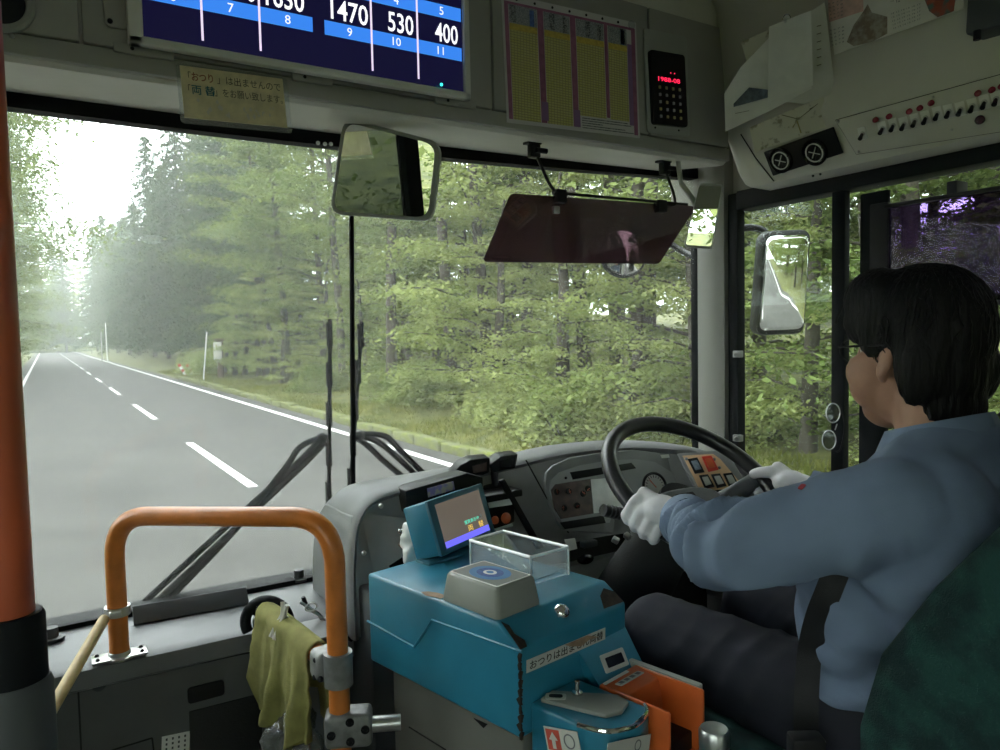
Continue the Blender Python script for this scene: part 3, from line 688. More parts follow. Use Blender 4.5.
# ------------------------------------------------------------------ wipers outside the windscreen
def PWd(px, py): return onY(1.748)(px, py)
def wiper(label, blade, arms, pivot):
    t = thing('windscreen_wiper', PWd(*pivot), label, 'wiper')
    a, c = PWd(*blade[0]), PWd(*blade[1])
    G().tube([a, c], .0065, 8, flat=.7).build('blade', 'wiper_black', t)
    bk = G(); 
    for k in range(5): p = a.lerp(c, .08+.21*k); bk.box(-.006, .006, -.004, .012, -.03, .03, Matrix.Translation(p), .002)
    bk.build('blade_carrier', 'wiper_black', t)
    for ar in arms:
        pts = [onY(1.765)(*q) for q in ar]; G().tube(spline(pts, 5), [.0075]*(5*(len(pts)-1)+1), 8).build('arm', 'wiper_black', t)
    p = onY(1.765)(*arms[0][-1]); G().sphere(p, .014).build('joint', 'black', t)
    return t
wiper('long wiper with its blade upright left of the windscreen joint', ((330, 319), (329, 509)), (((138, 608), (225, 528), (290, 470), (322, 438)), ((150, 608), (240, 524), (300, 468), (326, 441)), ((170, 598), (235, 530), (285, 468), (300, 447), (322, 437))), (145, 606))
wiper('short wiper with its blade upright right of the windscreen joint', ((362, 322), (350, 494)), (((425, 484), (398, 458), (378, 442), (359, 436)), ((408, 481), (385, 462), (368, 446), (358, 439)), ((428, 478), (402, 452), (385, 436), (360, 434))), (425, 482))
# ------------------------------------------------------------------ dashboard
dash = thing('dashboard', (1.0, 1.5, -.62), 'long dark grey moulded dashboard curving round the steering wheel', 'dashboard')
TP = [(352, 640, 1.395), (350, 585, 1.40), (351, 550, 1.403), (354, 527, 1.41), (361, 511, 1.415), (374, 498, 1.42), (395, 490, 1.43), (420, 484, 1.44), (470, 473, 1.455), (520, 461.5, 1.46), (560, 452, 1.46), (600, 447, 1.45), (635, 445, 1.42), (665, 446, 1.38), (695, 449, 1.32), (722, 456, 1.265), (745, 466, 1.22), (766, 479, 1.17), (785, 495, 1.125), (800, 512, 1.09)]
T = spline([onY(Y)(a, b) for a, b, Y in TP], 4)
for p in T: p.x = min(p.x, 1.545)
def yfr(p): return min(1.685, yw(p.x)-.03)
rings = []
for i, p in enumerate(T):
    f = yfr(p); k = V(0, 0, 1) if i > 16 else V(-.4, 0, .9)
    inn = V(.0, 0, -.014) if i > 16 else V(.012, 0, -.004)
    rings.append([p+inn*1.6+V(0, .01, 0), p+inn*.5+V(0, -.004, 0), p+V(0, .004, 0), p+V(0, .03, .004), p+V(0, .08, .004), V(p.x, max(f-.05, p.y+.1), p.z-.006), V(p.x, max(f, p.y+.12), p.z-.03)])
G().loft(rings, closed=False, cap=False).build('cowl', 'dash_mid', dash, 60)
# fascia under the edge: leans towards the driver at its foot
rings = []
for i, p in enumerate(T):
    t = i/(len(T)-1); dz = -.01-.20*min(1, i/30) if i < 30 else -.21
    a = p+V(.004, .006, -.012); lo = V(p.x+(0 if p.x > .62 else .0), p.y-.06, p.z+dz)
    if i < 16: a = p+V(.012, .006, 0); lo = V(.72, p.y-.04, min(p.z, -.40))
    rings.append([a, a.lerp(lo, .33), a.lerp(lo, .66), lo])
G().loft(rings, closed=False, cap=False).build('fascia', 'dash', dash, 60)
# left pod cheek
ck = [T[i] for i in range(0, 28, 2)]
G().prism([V(.508, 1.42, -.60), V(.505, 1.42, -.40), V(.515, 1.43, -.365), V(.515, 1.60, -.372), V(.505, 1.655, -.42), V(.50, 1.665, -.60)], (.03, 0, 0), .004).build('pod_cheek', 'dash_mid', dash)
G().box(.50, 1.56, 1.44, 1.60, -.66, -.575).build('pod_base', 'dash', dash)
# dark panels under the fascia; the black one paints the shaded knee void
G().box(.53, 1.58, 1.47, 1.53, ZF, -.42).build('dark_void_panel', 'black_matte', dash)
G().box(.515, .84, 1.34, 1.48, ZF, -.50, None, .01).build('centre_console', 'grey_dark', dash)
for c in ((381, 506), (364, 553), (373, 580)):
    G().sphere(onY(1.385)(*c), .005, None, 10, 8).build('screw', 'steel', dash)
G().prism([onY(1.37)(*q) for q in ((500, 481), (505, 479), (544, 548), (538, 550))], (0, .01, 0), .002).build('dark_trim', 'black', dash)
g = G().tube([onP((1.18, 1.415, -.36), (-.1, -.94, .33))(*q)+V(0, -.022, .01) for q in ((521, 463), (540, 498), (563, 535))], .0018, 6); g.build('joint_line', 'seam', dash)

# ------------------------------------------------------------------ instrument cluster
n_k = V(-.10, -.94, .33).normalized(); PCl = onP((1.18, 1.395, -.36), n_k)
PCz = lambda x, y: PCl(520+x/3.571, 400+y/3.571)
def kpoly(n_, px, m, d, th, bev=.001, par=None): return G().prism([PCz(*q)+n_k*d for q in px], n_k*th, bev).build(n_, m, par or dash)
mat('cluster_face', (.27, .275, .28), .5, bump=.05); mat('warn_panel', (.07, .055, .055), .25, col2=(.115, .08, .075), vscale=60); mat('gauge_red', (.6, .16, .1), .4); mat('gauge_white', (.65, .66, .65), .4)
mat('pale_screen', (.85, .86, .86), .12, var=.25, vscale=14, coat=.4)
out_ = [(82, 300), (85, 262), (110, 235), (170, 208), (280, 190), (400, 180), (480, 190), (540, 220), (590, 265), (620, 330), (560, 330), (500, 330), (440, 340), (380, 370), (330, 405), (325, 480), (150, 468), (128, 440), (105, 390), (88, 340)]
cl_ = G().prism([PCz(*q) for q in out_], n_k*.012, .004).build('cluster_bezel', 'dash_mid', dash)
in_ = [(96, 325), (100, 290), (130, 262), (200, 238), (300, 220), (400, 215), (470, 225), (530, 262), (570, 320), (470, 325), (385, 360), (320, 400), (310, 440), (145, 445), (122, 410)]
fc = kpoly('cluster_face', in_, 'cluster_face', .0105, .004, .0)
kpoly('display_slot', [(168, 262), (385, 228), (402, 248), (178, 288)], 'black', .0125, .004, .0005, fc)
kpoly('display_slot', [(132, 440), (285, 415), (294, 442), (150, 464)], 'black', .0125, .004, .0005, fc)
kpoly('warning_panel', [(100, 325), (115, 305), (240, 285), (250, 408), (135, 428), (112, 390)], 'warn_panel', .0125, .004, .0005, fc)
kpoly('pale_screen', [(240, 288), (325, 280), (372, 330), (385, 372), (330, 400), (252, 408)], 'pale_screen', .0125, .0045, .0005, fc)
for x, y in ((118, 332), (162, 330), (213, 338), (146, 390), (192, 380), (230, 320)):
    p = PCz(x, y)+n_k*.0165; F = axisframe(p, n_k)
    gg = G().lathe([(.0075, 0), (.0075, .0012), (.0065, .0016), (.0064, .0004), (.0002, .0004)], F, 16).build('small_gauge', 'black', fc)
    for a in (.4, 1.3, 2.4): G().box(.0015, .0058, -.0006, .0006, .0005, .0009, F @ Matrix.Rotation(a+x, 4, 'Z')).build('needle', 'gauge_red', gg)
p = PCz(468, 312)+n_k*.013; F = axisframe(p, n_k)
dg_ = G().lathe([(.036, 0), (.036, .006), (.033, .008), (.031, .003), (.0002, .003)], F, 36).build('speedometer', 'black', fc)
G().lathe([(.0295, .0034), (.0002, .0034)], F, 32).build('dial', 'gauge_white', dg_)
for k in range(15): G().box(.022, .028, -.0007, .0007, .0035, .0042, F @ Matrix.Rotation(-.6+k*.3, 4, 'Z')).build('dial_mark', 'black', dg_)
G().box(-.004, .022, -.001, .001, .0045, .006, F @ Matrix.Rotation(2.2, 4, 'Z')).build('needle', 'gauge_red', dg_)
g = G().sphere(PCz(153, 282)+n_k*.015, .0035, None, 8, 6); g.build('sensor_dot', 'black', fc)
kpoly('label_strip', [(490, 200), (535, 196), (538, 208), (494, 212)], 'white', .014, .001, 0)
# lower pocket and odd knobs under the cluster
mt = G().prism([PCz(*q)+V(0, -.02, 0) for q in ((142, 492), (178, 487), (186, 524), (152, 532))], V(0, .003, 0)); mt.build('white_tag', 'white', dash)
G().sphere(PCz(205, 556)+V(0, -.03, 0), (.022, .014, .012)).build('round_knob', 'black_gloss', dash)
G().box(-.02, .022, -.01, .01, -.008, .008, Matrix.Translation(PCz(225, 506)+V(0, -.02, 0)), .005).build('pull_knob', 'grey_dark', dash)

# ------------------------------------------------------------------ switch plate right of the wheel
mat('plate_tan', (.62, .40, .24), .5, var=.08, vscale=30); mat('switch_red', (.55, .05, .03), .4)
p0_ = onY(1.215)(713, 472); n_s = V(-.55, -.66, .50).normalized(); PSw = onP(p0_, n_s)
z4 = lambda x, y: PSw(520+x/3.571, 400+y/3.571)
G().prism([z4(*q)-n_s*.012 for q in ((560, 190), (700, 178), (760, 215), (830, 330), (640, 340))], n_s*.012, .004).build('switch_pod', 'dash_mid', dash)
pt = G().prism([z4(*q) for q in ((580, 200), (690, 194), (715, 212), (808, 322), (655, 326), (640, 318))], n_s*.003, .0006).build('switch_plate', 'plate_tan', dash)
def sw(px, m, inner, d=.003):
    b_ = G().prism([z4(*q)+n_s*d for q in px], n_s*.004, .0006).build('rocker_switch', m, pt)
    c = [sum(q[i] for q in px)/4 for i in (0, 1)]; G().prism([z4(c[0]+(q[0]-c[0])*.62, c[1]+(q[1]-c[1])*.62)+n_s*(d+.004) for q in px], n_s*.003, .0006).build('rocker', inner, b_)
sw(((598, 214), (632, 208), (658, 260), (624, 266)), 'black', 'print_slate'); sw(((648, 206), (682, 202), (708, 252), (672, 260)), 'switch_red', 'red_orange', .004)
for x in (0, 43, 86): sw(((638+x, 272-x*.07), (670+x, 268-x*.07), (694+x, 312-x*.07), (660+x, 320-x*.07)), 'black', 'grey_plastic')
for x in (0, 50): sw(((688+x, 326), (722+x, 322), (730+x, 334), (694+x, 338)), 'black', 'black_gloss')
for q in ((594, 212), (693, 213), (712, 243)): G().sphere(z4(*q)+n_s*.003, .004, None, 8, 6).build('plate_screw', 'key_grey', pt)

# ------------------------------------------------------------------ devices on the centre of the dash
mat('device_lamp', (.22, .05, .025), .3, emis=(.5, .12, .03), es=.06); mat('label_purple', (.25, .20, .42), .5, col2=(.45, .38, .30), vscale=90, band=(.45, .6))
z6 = lambda x, y, Y: onY(Y)(400+x/6.25, 450+y/6.25)
dv = thing('dash_camera_hood', z6(450, 150, 1.46), 'black angular hood sticking up from the middle of the dash, beside its twin', 'device')
G().prism([z6(*q, 1.45) for q in ((325, 155), (375, 95), (445, 60), (562, 48), (560, 140), (520, 158))], (.02, .06, 0), .003).build('hood', 'black', dv)
G().prism([z6(*q, 1.447) for q in ((450, 100), (540, 75), (540, 130), (455, 145))], (0, -.002, 0)).build('window', 'warn_panel', dv)
G().tube([z6(450, 140, 1.46), z6(450, 190, 1.46)], .012, 12).build('foot', 'black', dv)
dv = thing('dash_camera_hood', z6(620, 240, 1.45), 'black angular hood on a stalk, taller one of two on the dash', 'device')
G().prism([z6(*q, 1.44) for q in ((560, 90), (630, 40), (738, 25), (722, 115), (640, 128), (585, 145))], (.02, .06, 0), .003).build('hood', 'black', dv)
G().prism([z6(*q, 1.437) for q in ((620, 70), (715, 45), (705, 100), (625, 112))], (0, -.002, 0)).build('window', 'black_gloss', dv)
G().tube([z6(590, 120, 1.455), z6(595, 235, 1.445)], [.010, .006], 12).build('stalk', 'black', dv)
G().lathe([(.03, 0), (.03, .004), (.012, .007), (.001, .007)], axisframe(z6(600, 245, 1.44), (0, -.3, 1)), 22).build('foot', 'black', dv)
dv = thing('warning_unit', z6(620, 490, 1.36), 'black box with orange-red lamps beside the fare machine screen', 'device')
bd = G().prism([z6(*q, 1.375) for q in ((520, 290), (690, 262), (715, 330), (718, 450), (590, 500), (540, 420))], (0, .05, 0), .003).build('housing', 'black', dv)
G().prism([z6(*q, 1.374) for q in ((548, 330), (690, 303), (700, 340), (556, 362))], (0, -.002, 0)).build('label', 'gauge_white', dv)
for x, y, r in ((592, 438, .009), (660, 425, .012)): G().lathe([(r, 0), (r, .003), (r*.7, .005), (.001, .006)], axisframe(z6(x, y, 1.3745), (0, -1, .2)), 16).build('lamp', 'device_lamp', dv)
G().prism([z6(*q, 1.374) for q in ((590, 492), (700, 458), (704, 474), (596, 502))], (0, -.002, 0)).build('label', 'gauge_white', dv)
G().box(-.055, .05, -.02, .03, -.012, .004, Matrix.Translation(z6(620, 265, 1.40)), .003).build('shelf', 'black', dv)
dv = thing('radio_unit', z6(180, 300, 1.39), 'black radio box with a purple label behind the fare machine screen', 'device')
G().prism([z6(*q, 1.40) for q in ((35, 255), (175, 215), (420, 145), (520, 170), (520, 330), (40, 400))], (0, .06, 0), .003).build('housing', 'black', dv)
G().prism([z6(*q, 1.399) for q in ((168, 240), (330, 195), (340, 245), (175, 295))], (0, -.003, 0), .0005).build('label', 'label_purple', dv)
# clutter left of the fare machine screen: crumpled bag, keys
bg_ = blob('crumpled_tissue_bag', [('e', z6(70, 560, 1.33), (.022, .02, .035)), ('e', z6(95, 500, 1.34), (.018, .02, .03)), ('e', z6(90, 640, 1.32), (.026, .02, .03))], .005, 'white', None, 2, lambda c, n: .008*noise.noise(c*60), label='crumpled white tissue bag tucked behind the fare machine screen', cat='bag')
ky = thing('key_bunch', z6(20, 600, 1.37), 'bunch of small metal knobs and keys beside the white bag', 'keys')
for x, y in ((10, 520), (40, 560), (15, 590), (35, 620)): G().box(-.008, .01, -.006, .006, -.006, .006, Matrix.Translation(z6(x, y, 1.375)) @ Euler((x, y, 0)).to_matrix().to_4x4(), .002).build('key', 'chrome' if x < 30 else 'black', ky)
G().box(-.03, .03, -.01, .03, -.02, .01, Matrix.Translation(z6(10, 680, 1.375)), .004).build('socket', 'black', ky)

# ------------------------------------------------------------------ steering wheel and column
C = V(1.10, 1.05, -.31); tl_ = math.radians(35)
wx, wy = V(1, 0, 0), V(0, math.cos(tl_), math.sin(tl_)); wn = wx.cross(wy)
FW = frame(C, wx, wy); RW, RT = .1855, .0165
def rimp(a, r=RW): return C+wx*r*math.cos(a)+wy*r*math.sin(a)
sw_ = thing('steering_wheel', C-wn*.02, 'large black steering wheel gripped by two white gloves', 'steering wheel')
G().tube([rimp(2*math.pi*i/72) for i in range(72)], RT, 16, closed=True).build('rim', 'black_gloss' if 0 else 'dash_rim' if 'dash_rim' in MATS else mat('dash_rim', (.022, .022, .023), .32, bump=.05), sw_, 180)
mat('hub_grey', (.085, .088, .092), .42, bump=.08)
pts = spline([(.095, .02, 0), (.06, .048, 0), (0, .055, 0), (-.06, .048, 0), (-.095, .02, 0), (-.085, -.03, 0), (-.04, -.055, 0), (.04, -.055, 0), (.085, -.03, 0)], 4, True)
hb = G().prism([V(p.x, p.y*.8-.012, -.088) for p in pts], (0, 0, .048), .009, 3, FW).build('hub_pad', 'hub_grey', sw_, 60)
G().rrect(FW, .05, .012, -.0405, -.0392, .003, y=.008).build('hub_plate', 'black', hb)
for sx in (-1, 1):
    rings = []
    for t in range(7):
        k = t/6; x = sx*lerp(.075, RW, k); hw = lerp(.030, .016, k); z = lerp(-.062, 0, k**1.5)
        rings.append([FW @ V(x, -.012*(1-k)-.006+hw*math.cos(a), z+.009*math.sin(a)) for a in [i*math.pi/5 for i in range(10)]])
    G().loft(rings).build('spoke', 'hub_grey', sw_, 60)
col_ = thing('steering_column', C-wn*.3, 'black steering column shroud with a stalk behind the wheel', 'steering column')
g = G(); g.tube([C-wn*.05, C-wn*.12, C-wn*.28, C-wn*.5], [.055, .06, .075, .09], 20); g.build('shroud', 'black_matte', col_, 60)
st0 = onY(1.12)(640, 518); st1 = onY(1.12)(603, 510)
g = G(); g.tube([C-wn*.09+V(-.03, 0, 0), st0, st0.lerp(st1, .3), st1], [.008, .008, .012, .012], 12); g.build('stalk', 'black', col_, 60)
for k in range(4): G().tube([st0.lerp(st1, .55+.1*k), st0.lerp(st1, .58+.1*k)], .013, 12).build('stalk_ring', 'grey_dark', col_)
for q in ((627, 536), (615, 540), (648, 528), (668, 545)): G().box(-.006, .008, -.006, .006, -.005, .006, Matrix.Translation(onY(1.15)(*q)) @ Euler((.4, .5, q[0])).to_matrix().to_4x4(), .002).build('screw', 'steel', col_)
kb_ = onY(1.12)(703, 572); kf = thing('ignition_key_fob', kb_+V(0, 0, -.03), 'small metal key tag hanging under the steering wheel', 'key')
G().tube([kb_+V(0, 0, .03), kb_+V(0, 0, 0)], .002, 6).build('chain', 'steel', kf); G().box(-.008, .008, -.003, .003, -.022, .0, Matrix.Translation(kb_), .003).build('tag', 'steel', kf); G().box(-.004, .004, -.002, .002, -.04, -.022, Matrix.Translation(kb_+V(.003, 0, 0)), .001).build('key_blade', 'chrome', kf)
mat('pen_blue', (.02, .16, .40), .3)
p = PSw(757, 490); pn = thing('ballpoint_pen', p, 'blue pen standing upright beyond the right glove', 'pen'); G().tube([p+n_s*.0, p+V(.012, .01, .03)], .005, 10).build('barrel', 'pen_blue', pn); G().tube([p+V(.012, .01, .03), p+V(.0135, .011, .036)], .0035, 10).build('cap', 'black', pn)
# ------------------------------------------------------------------ fare machine
mat('fare_blue', (.022, .175, .27), .36, var=.10, vscale=9, bump=.03, bscale=500, coat=.15); mat('fare_blue_dark', (.03, .12, .17), .4)
mat('fare_grey', (.115, .115, .10), .5, var=.08, vscale=7); mat('reader_grey', (.24, .245, .22), .42); mat('chip_dark', (.028, .018, .012), .8, var=.4, vscale=120); mat('tape_brown', (.30, .20, .13), .7, var=.2, vscale=60)
mat('tray_orange', (.60, .12, .025), .35, var=.1, vscale=15); mat('label_white', (.50, .50, .46), .5); mat('reader_blue', (.03, .16, .40), .4); mat('reader_face', (.17, .175, .165), .4)
O = V(.544, .908, -.422); eu = V(-.220, .975, 0).normalized(); ev = V(.975, .220, 0).normalized()
FB = frame(O, ev, eu); FBi = FB.inverted()
fb = thing('fare_machine', FB @ V(.127, .14, ZF+.422), 'blue fare machine on a grey cabinet beside the driver\'s seat', 'fare machine')
prof = [(-.0426, -.159), (-.0426, -.028), (0, 0), (.334, 0), (.334, -.159)]
G().prism([(0, y, z) for y, z in prof], (.254, 0, 0), .005, 3, FB).build('upper_case', 'fare_blue', fb, 30)
G().prism([(0, y, z) for y, z in ((-.0426, -.159), (.20, -.159), (.02, -.172), (-.0426, -.172))], (.254, 0, 0), 0, 2, FB)
G().box(.012, .245, -.035, .285, ZF+.422, -.157, FB, .006).build('cabinet', 'fare_grey', fb)
def onF(x):  # plane of the left side
    return onP(FB @ V(x, 0, 0), ev)
PL = onF(-.0004)
q = [PL(*p) for p in ((367.5, 621), (414, 647), (432, 620), (522, 652))]
G().tube(q, .0022, 6).build('pressed_ridge', 'fare_blue', fb)
def onN(y): return onP(FB @ V(0, y, 0), eu)
PNr = onN(-.0432)
# worn paint along the corner
random.seed(12)
pts = [V(-.001+random.uniform(-.0005, .0005), -.0436, -.028-k*.0131) for k in range(11)]
for k in range(10):
    a = random.uniform(.002, .006); z0_, z1_ = -.03-k*.0128, -.03-(k+1)*.0128-.002
    G().prism([(-.0006, -.0405-a*.6, z0_), (-.0006, -.036+random.uniform(-.004, .002), (z0_+z1_)/2), (-.0006, -.0405, z1_), (.004, -.0432, z1_)], (.0001, -.0006, 0), 0, 2, FB).build('paint_chip', 'chip_dark', fb)
    G().prism([(-.0004, -.0429, z0_), (a*1.2, -.0429, (z0_+z1_)/2+.002), (a*.5, -.0429, z1_), (-.0004, -.0429, z1_)], (0, -.0006, 0), 0, 2, FB).build('paint_chip', 'chip_dark', fb)
n_ch = V(0, -.028, .0426).normalized()
def ch(x, t, d=.0006): return FB @ (V(x, -.0426*t, -.028*t)+n_ch*d)
for px in (((.006, .0), (.014, .2), (.012, .5), (.020, .8), (.016, 1.), (.002, 1.), (.004, .5)), ((.20, .9), (.215, .45), (.235, .25), (.25, .5), (.25, .95))):
    G().prism([ch(*p) for p in px], (FB.to_3x3() @ n_ch)*.0004).build('paint_chip', 'chip_dark', fb)
pr_ = [(.005, .150), (-.001, .168), (.004, .185), (.013, .178), (.02, .16), (.02, .14), (.006, .137)]
G().prism([(x, y, .0004) for x, y in pr_], (0, 0, .0008), 0, 2, FB).build('tape_scrap', 'tape_brown', fb)
# label on the near face
M, w, h = rect(PNr, [(526, 660.5), (605, 627.5), (605, 639), (526.5, 673)])
lb = G().box(-w/2, w/2, -h/2, h/2, 0, .0008, M).build('label', 'label_white', fb)
text('lettering', 'おつりは出ません両替', M, h*.70, 'ink_black', lb, 0, 0, .0012, w*.93, bold=.018)
G().poly([M @ V(x, y, .0014) for x, y in ((-.01, h*.5), (.045, h*.5), (.075, -.001), (.05, .001), (.03, -.004), (.005, .003))]).build('torn_strip', 'tape_brown', lb)
# chrome dome lock
G().lathe([(.013, 0), (.013, .004), (.0105, .008), (.006, .0105), (.0005, .0115)], axisframe(ch(.118, .45), FB.to_3x3() @ n_ch), 20).build('lock_dome', 'chrome', fb)
# card reader
rings = []
for z, i in ((0, 0), (.006, 0), (.041, .005), (.045, .008)):
    pp_ = rrpts(.094-2*i, .130-2*i, .008, 3, .053, .071); rings.append([FB @ V(a, b_, z) for a, b_ in pp_])
rd = G().loft(rings).build('card_reader', 'reader_grey', fb, 50)
G().rrect(FB, .074, .108, .0445, .0458, .004, x=.053, y=.071).build('reader_border', 'white', rd)
G().rrect(FB, .069, .103, .045, .0462, .003, x=.053, y=.071).build('reader_face', 'reader_face', rd)
for r0, r1, m, z in ((.034, .001, 'reader_blue', .0466), (.022, .001, 'print_blue', .0469), (.011, .001, 'gauge_white', .0472), (.006, .001, 'reader_blue', .0475)):
    G().lathe([(r0, z-.0003), (r0, z), (r1, z)], FB @ Matrix.Translation((.053, .071, 0)) @ Matrix.Diagonal((.86, 1.1, 1, 1)), 30).build('reader_mark', m, rd)
# clear coin box
cb = [(.150, .075), (.236, .066), (.234, .226), (.150, .226)]
mat('acrylic_edge', (.72, .75, .76), .15, trans=.0, coat=.5)
cx = thing('clear_coin_box', FB @ V(.19, .15, 0), 'clear acrylic open box standing on the blue fare machine', 'box')
for i in range(4):
    a, b_ = cb[i], cb[(i+1) % 4]; d = Vector((b_[0]-a[0], b_[1]-a[1])).normalized(); nn = Vector((-d.y, d.x))*.003
    G().prism([(a[0], a[1], .0005), (b_[0], b_[1], .0005), (b_[0]+nn.x, b_[1]+nn.y, .0005), (a[0]+nn.x, a[1]+nn.y, .0005)], (0, 0, .047), 0, 2, FB).build('side', 'clear_plastic', cx)
    G().tube([FB @ V(a[0], a[1], .048), FB @ V(b_[0], b_[1], .048)], .0028, 8).build('rim', 'acrylic_edge', cx)
    G().tube([FB @ V(a[0], a[1], .0), FB @ V(a[0], a[1], .048)], .0018, 8).build('corner', 'acrylic_edge', cx)
G().prism([(.152, .222, .046), (.234, .222, .046), (.19, .10, .002), (.18, .10, .002)], (0, 0, .0015), 0, 2, FB).build('chute', 'clear_plastic', cx)
G().box(.152, .232, .085, .222, .0005, .002, FB).build('base', 'fare_blue_dark', cx)
# screen of the fare machine
mat('screen_taupe', (.10, .08, .06), .2, emis=(.085, .07, .058), es=1.); mat('screen_violet', (.1, .1, .4), .2, emis=(.13, .12, .80), es=1.); mat('screen_green', (.0, .3, .2), .2, emis=(.10, .75, .50), es=1.); mat('screen_gold', (.3, .2, 0), .2, emis=(.85, .55, .10), es=1.)
mat('monitor_blue', (.025, .11, .16), .4)
yw_ = math.radians(-24); ux = V(math.sin(yw_), math.cos(yw_), 0); n_m = (-ux*math.cos(.30)+V(0, 0, 1)*math.sin(.30)).normalized()
PMo = onP(FB @ V(.125, .275, .01), n_m)
M, w, h = rect(PMo, [(426, 501), (480, 484), (494.5, 532.5), (440, 558)])
fm = G().box(-w/2, w/2, -h/2, h/2, -.004, .004, M, .002).build('screen_frame', 'monitor_blue', fb)
G().box(-w/2+.001, w/2-.001, -h/2+.002, h/2-.002, -.062, -.003, M, .003).build('screen_housing', 'fare_blue', fm)
a0, a1 = w*.80, h*.80
sc_ = G().box(-a0/2, a0/2, -a1/2, a1/2, .0035, .0048, M).build('screen', 'screen_taupe', fm)
G().box(-a0/2, a0/2, -a1/2, -a1/2+a1*.14, .0045, .0053, M).build('screen_bar', 'screen_violet', fm)
text('screen_text', '運賃表示中', M, a1*.09, 'screen_green', fm, a0*.16, -a1*.12, .0054, a0*.34); text('screen_text', '両　替', M, a1*.14, 'screen_gold', fm, a0*.22, -a1*.27, .0054, a0*.36)
G().lathe([(a1*.04, .005), (a1*.04, .0054), (.0003, .0054)], M @ Matrix.Translation((a0*.38, -a1*.10, 0)), 12).build('screen_dot', 'gauge_white', fm)
G().box(.10, .19, .285, .325, -.01, .004, FB, .002).build('screen_foot', 'fare_blue_dark', fb)
# sloping wedge with a small window on the near face
wd = [(.125, -.043, -.070), (.27, -.043, -.060), (.262, -.043, -.150), (.125, -.043, -.150)]
g = G(); lo = [(.135, -.088, -.148), (.258, -.088, -.148)]
vs_ = [FB @ V(*p) for p in ((.128, -.040, -.066), (.252, -.040, -.066), (.256, -.092, -.150), (.150, -.092, -.150), (.150, -.040, -.150), (.256, -.040, -.150))]
b = g.bm; bv = [b.verts.new(p) for p in vs_]
for f in ((0, 1, 2, 3), (0, 3, 4), (1, 5, 2), (3, 2, 5, 4), (0, 4, 5, 1)): b.faces.new([bv[i] for i in f])
g.build('wedge', 'fare_blue', fb, 20)
wn_ = (vs_[1]-vs_[0]).cross(vs_[3]-vs_[0]).normalized(); wn_ = -wn_ if wn_.y > 0 else wn_
PWg = onP(vs_[0], wn_)
M, w, h = rect(PWg, [(599, 656), (622, 647), (628.5, 665), (606, 674)])
wp = G().rrect(M, w, h, -.001, .002, .003, bev=.0005).build('window_plate', 'label_white', fb)
G().rrect(M, w*.72, h*.55, .0018, .0026, .002).build('window', 'black_gloss', wp)
# lower blue module with coin lever
zt_ = -.113
out2 = [(.022, -.040), (.128, -.040), (.130, -.165)]+[(.130-.052+.052*math.cos(a), -.165-.022*math.sin(a)*1.) for a in (.4, .8, 1.2, 1.57)]+[(.06, -.183), (.036, -.17), (.024, -.14)]
G().prism([(x, y, -.60) for x, y in out2], (0, 0, .60+zt_), .006, 3, FB).build('coin_module', 'fare_blue', fb, 40)
arc = [FB @ V(x, y, zt_+.0) for x, y in ((.022, -.130), (.034, -.166), (.055, -.181), (.078, -.187), (.112, -.180), (.129, -.165))]
G().tube(spline(arc, 4), .0035, 8).build('chrome_edge', 'chrome', fb)
M = FB @ Matrix.Translation((.068, -.10, zt_))
pl2 = G().prism([(.032, -.052, zt_), (.062, -.048, zt_), (.118, -.125, zt_), (.112, -.150, zt_), (.085, -.158, zt_), (.060, -.148, zt_)], (0, 0, .007), .002, 2, FB).build('coin_plate', 'reader_grey', fb)
G().rrect(FB @ Matrix.Translation((.050, -.066, zt_+.007)) @ Matrix.Rotation(-.9, 4, 'Z'), .030, .018, 0, .001, .004).build('coin_slot_label', 'label_white', pl2)
G().rrect(FB @ Matrix.Translation((.050, -.066, zt_+.008)) @ Matrix.Rotation(-.9, 4, 'Z'), .020, .009, 0, .001, .004).build('coin_slot', 'black', pl2)
G().tube([FB @ V(.078, -.083, zt_+.005), FB @ V(.078, -.083, zt_+.010), FB @ V(.078, -.083, zt_+.010), FB @ V(.078, -.083, zt_+.026)], [.008, .008, .0035, .0035], 14).build('coin_lever', 'chrome', pl2)
PFm = onN(-.1885)
PLm = onF(.0215)
M, w, h = rect(PLm, [(546, 726), (580, 733), (580, 756), (546, 750)])
s1 = G().box(-w/2, w/2, -h/2, h/2, 0, .001, M).build('arrow_sticker', 'label_white', fb)
G().box(-w*.45, -w*.05, -h*.42, h*.42, .0008, .0014, M).build('red_field', 'barrier_red' if 'barrier_red' in MATS else mat('barrier_red', (.5, .08, .05), .5), s1)
G().prism([(-w*.30, -h*.35, .0014), (-w*.20, -h*.35, .0014), (-w*.20, 0, .0014), (-w*.12, 0, .0014), (-w*.25, h*.33, .0014), (-w*.38, 0, .0014), (-w*.30, 0, .0014)], (0, 0, .0004), 0, 2, M).build('arrow', 'label_white', s1)
G().lathe([(w*.16, .0012), (w*.16, .0016), (w*.13, .0016), (w*.13, .0012)], M @ Matrix.Translation((w*.22, h*.05, 0)), 20, False).build('coin_print', 'ink_grey', s1)
M, w, h = rect(PFm, [(606, 745), (648, 734), (650, 755), (606, 765)])
s2 = G().box(-w/2, w/2, -h/2, h/2, 0, .001, M).build('arrow_sticker', 'label_white', fb)
G().lathe([(h*.26, .0012), (h*.26, .0016), (h*.2, .0016), (h*.2, .0012)], M @ Matrix.Translation((w*.2, h*.12, 0)), 20, False).build('coin_print', 'ink_grey', s2)
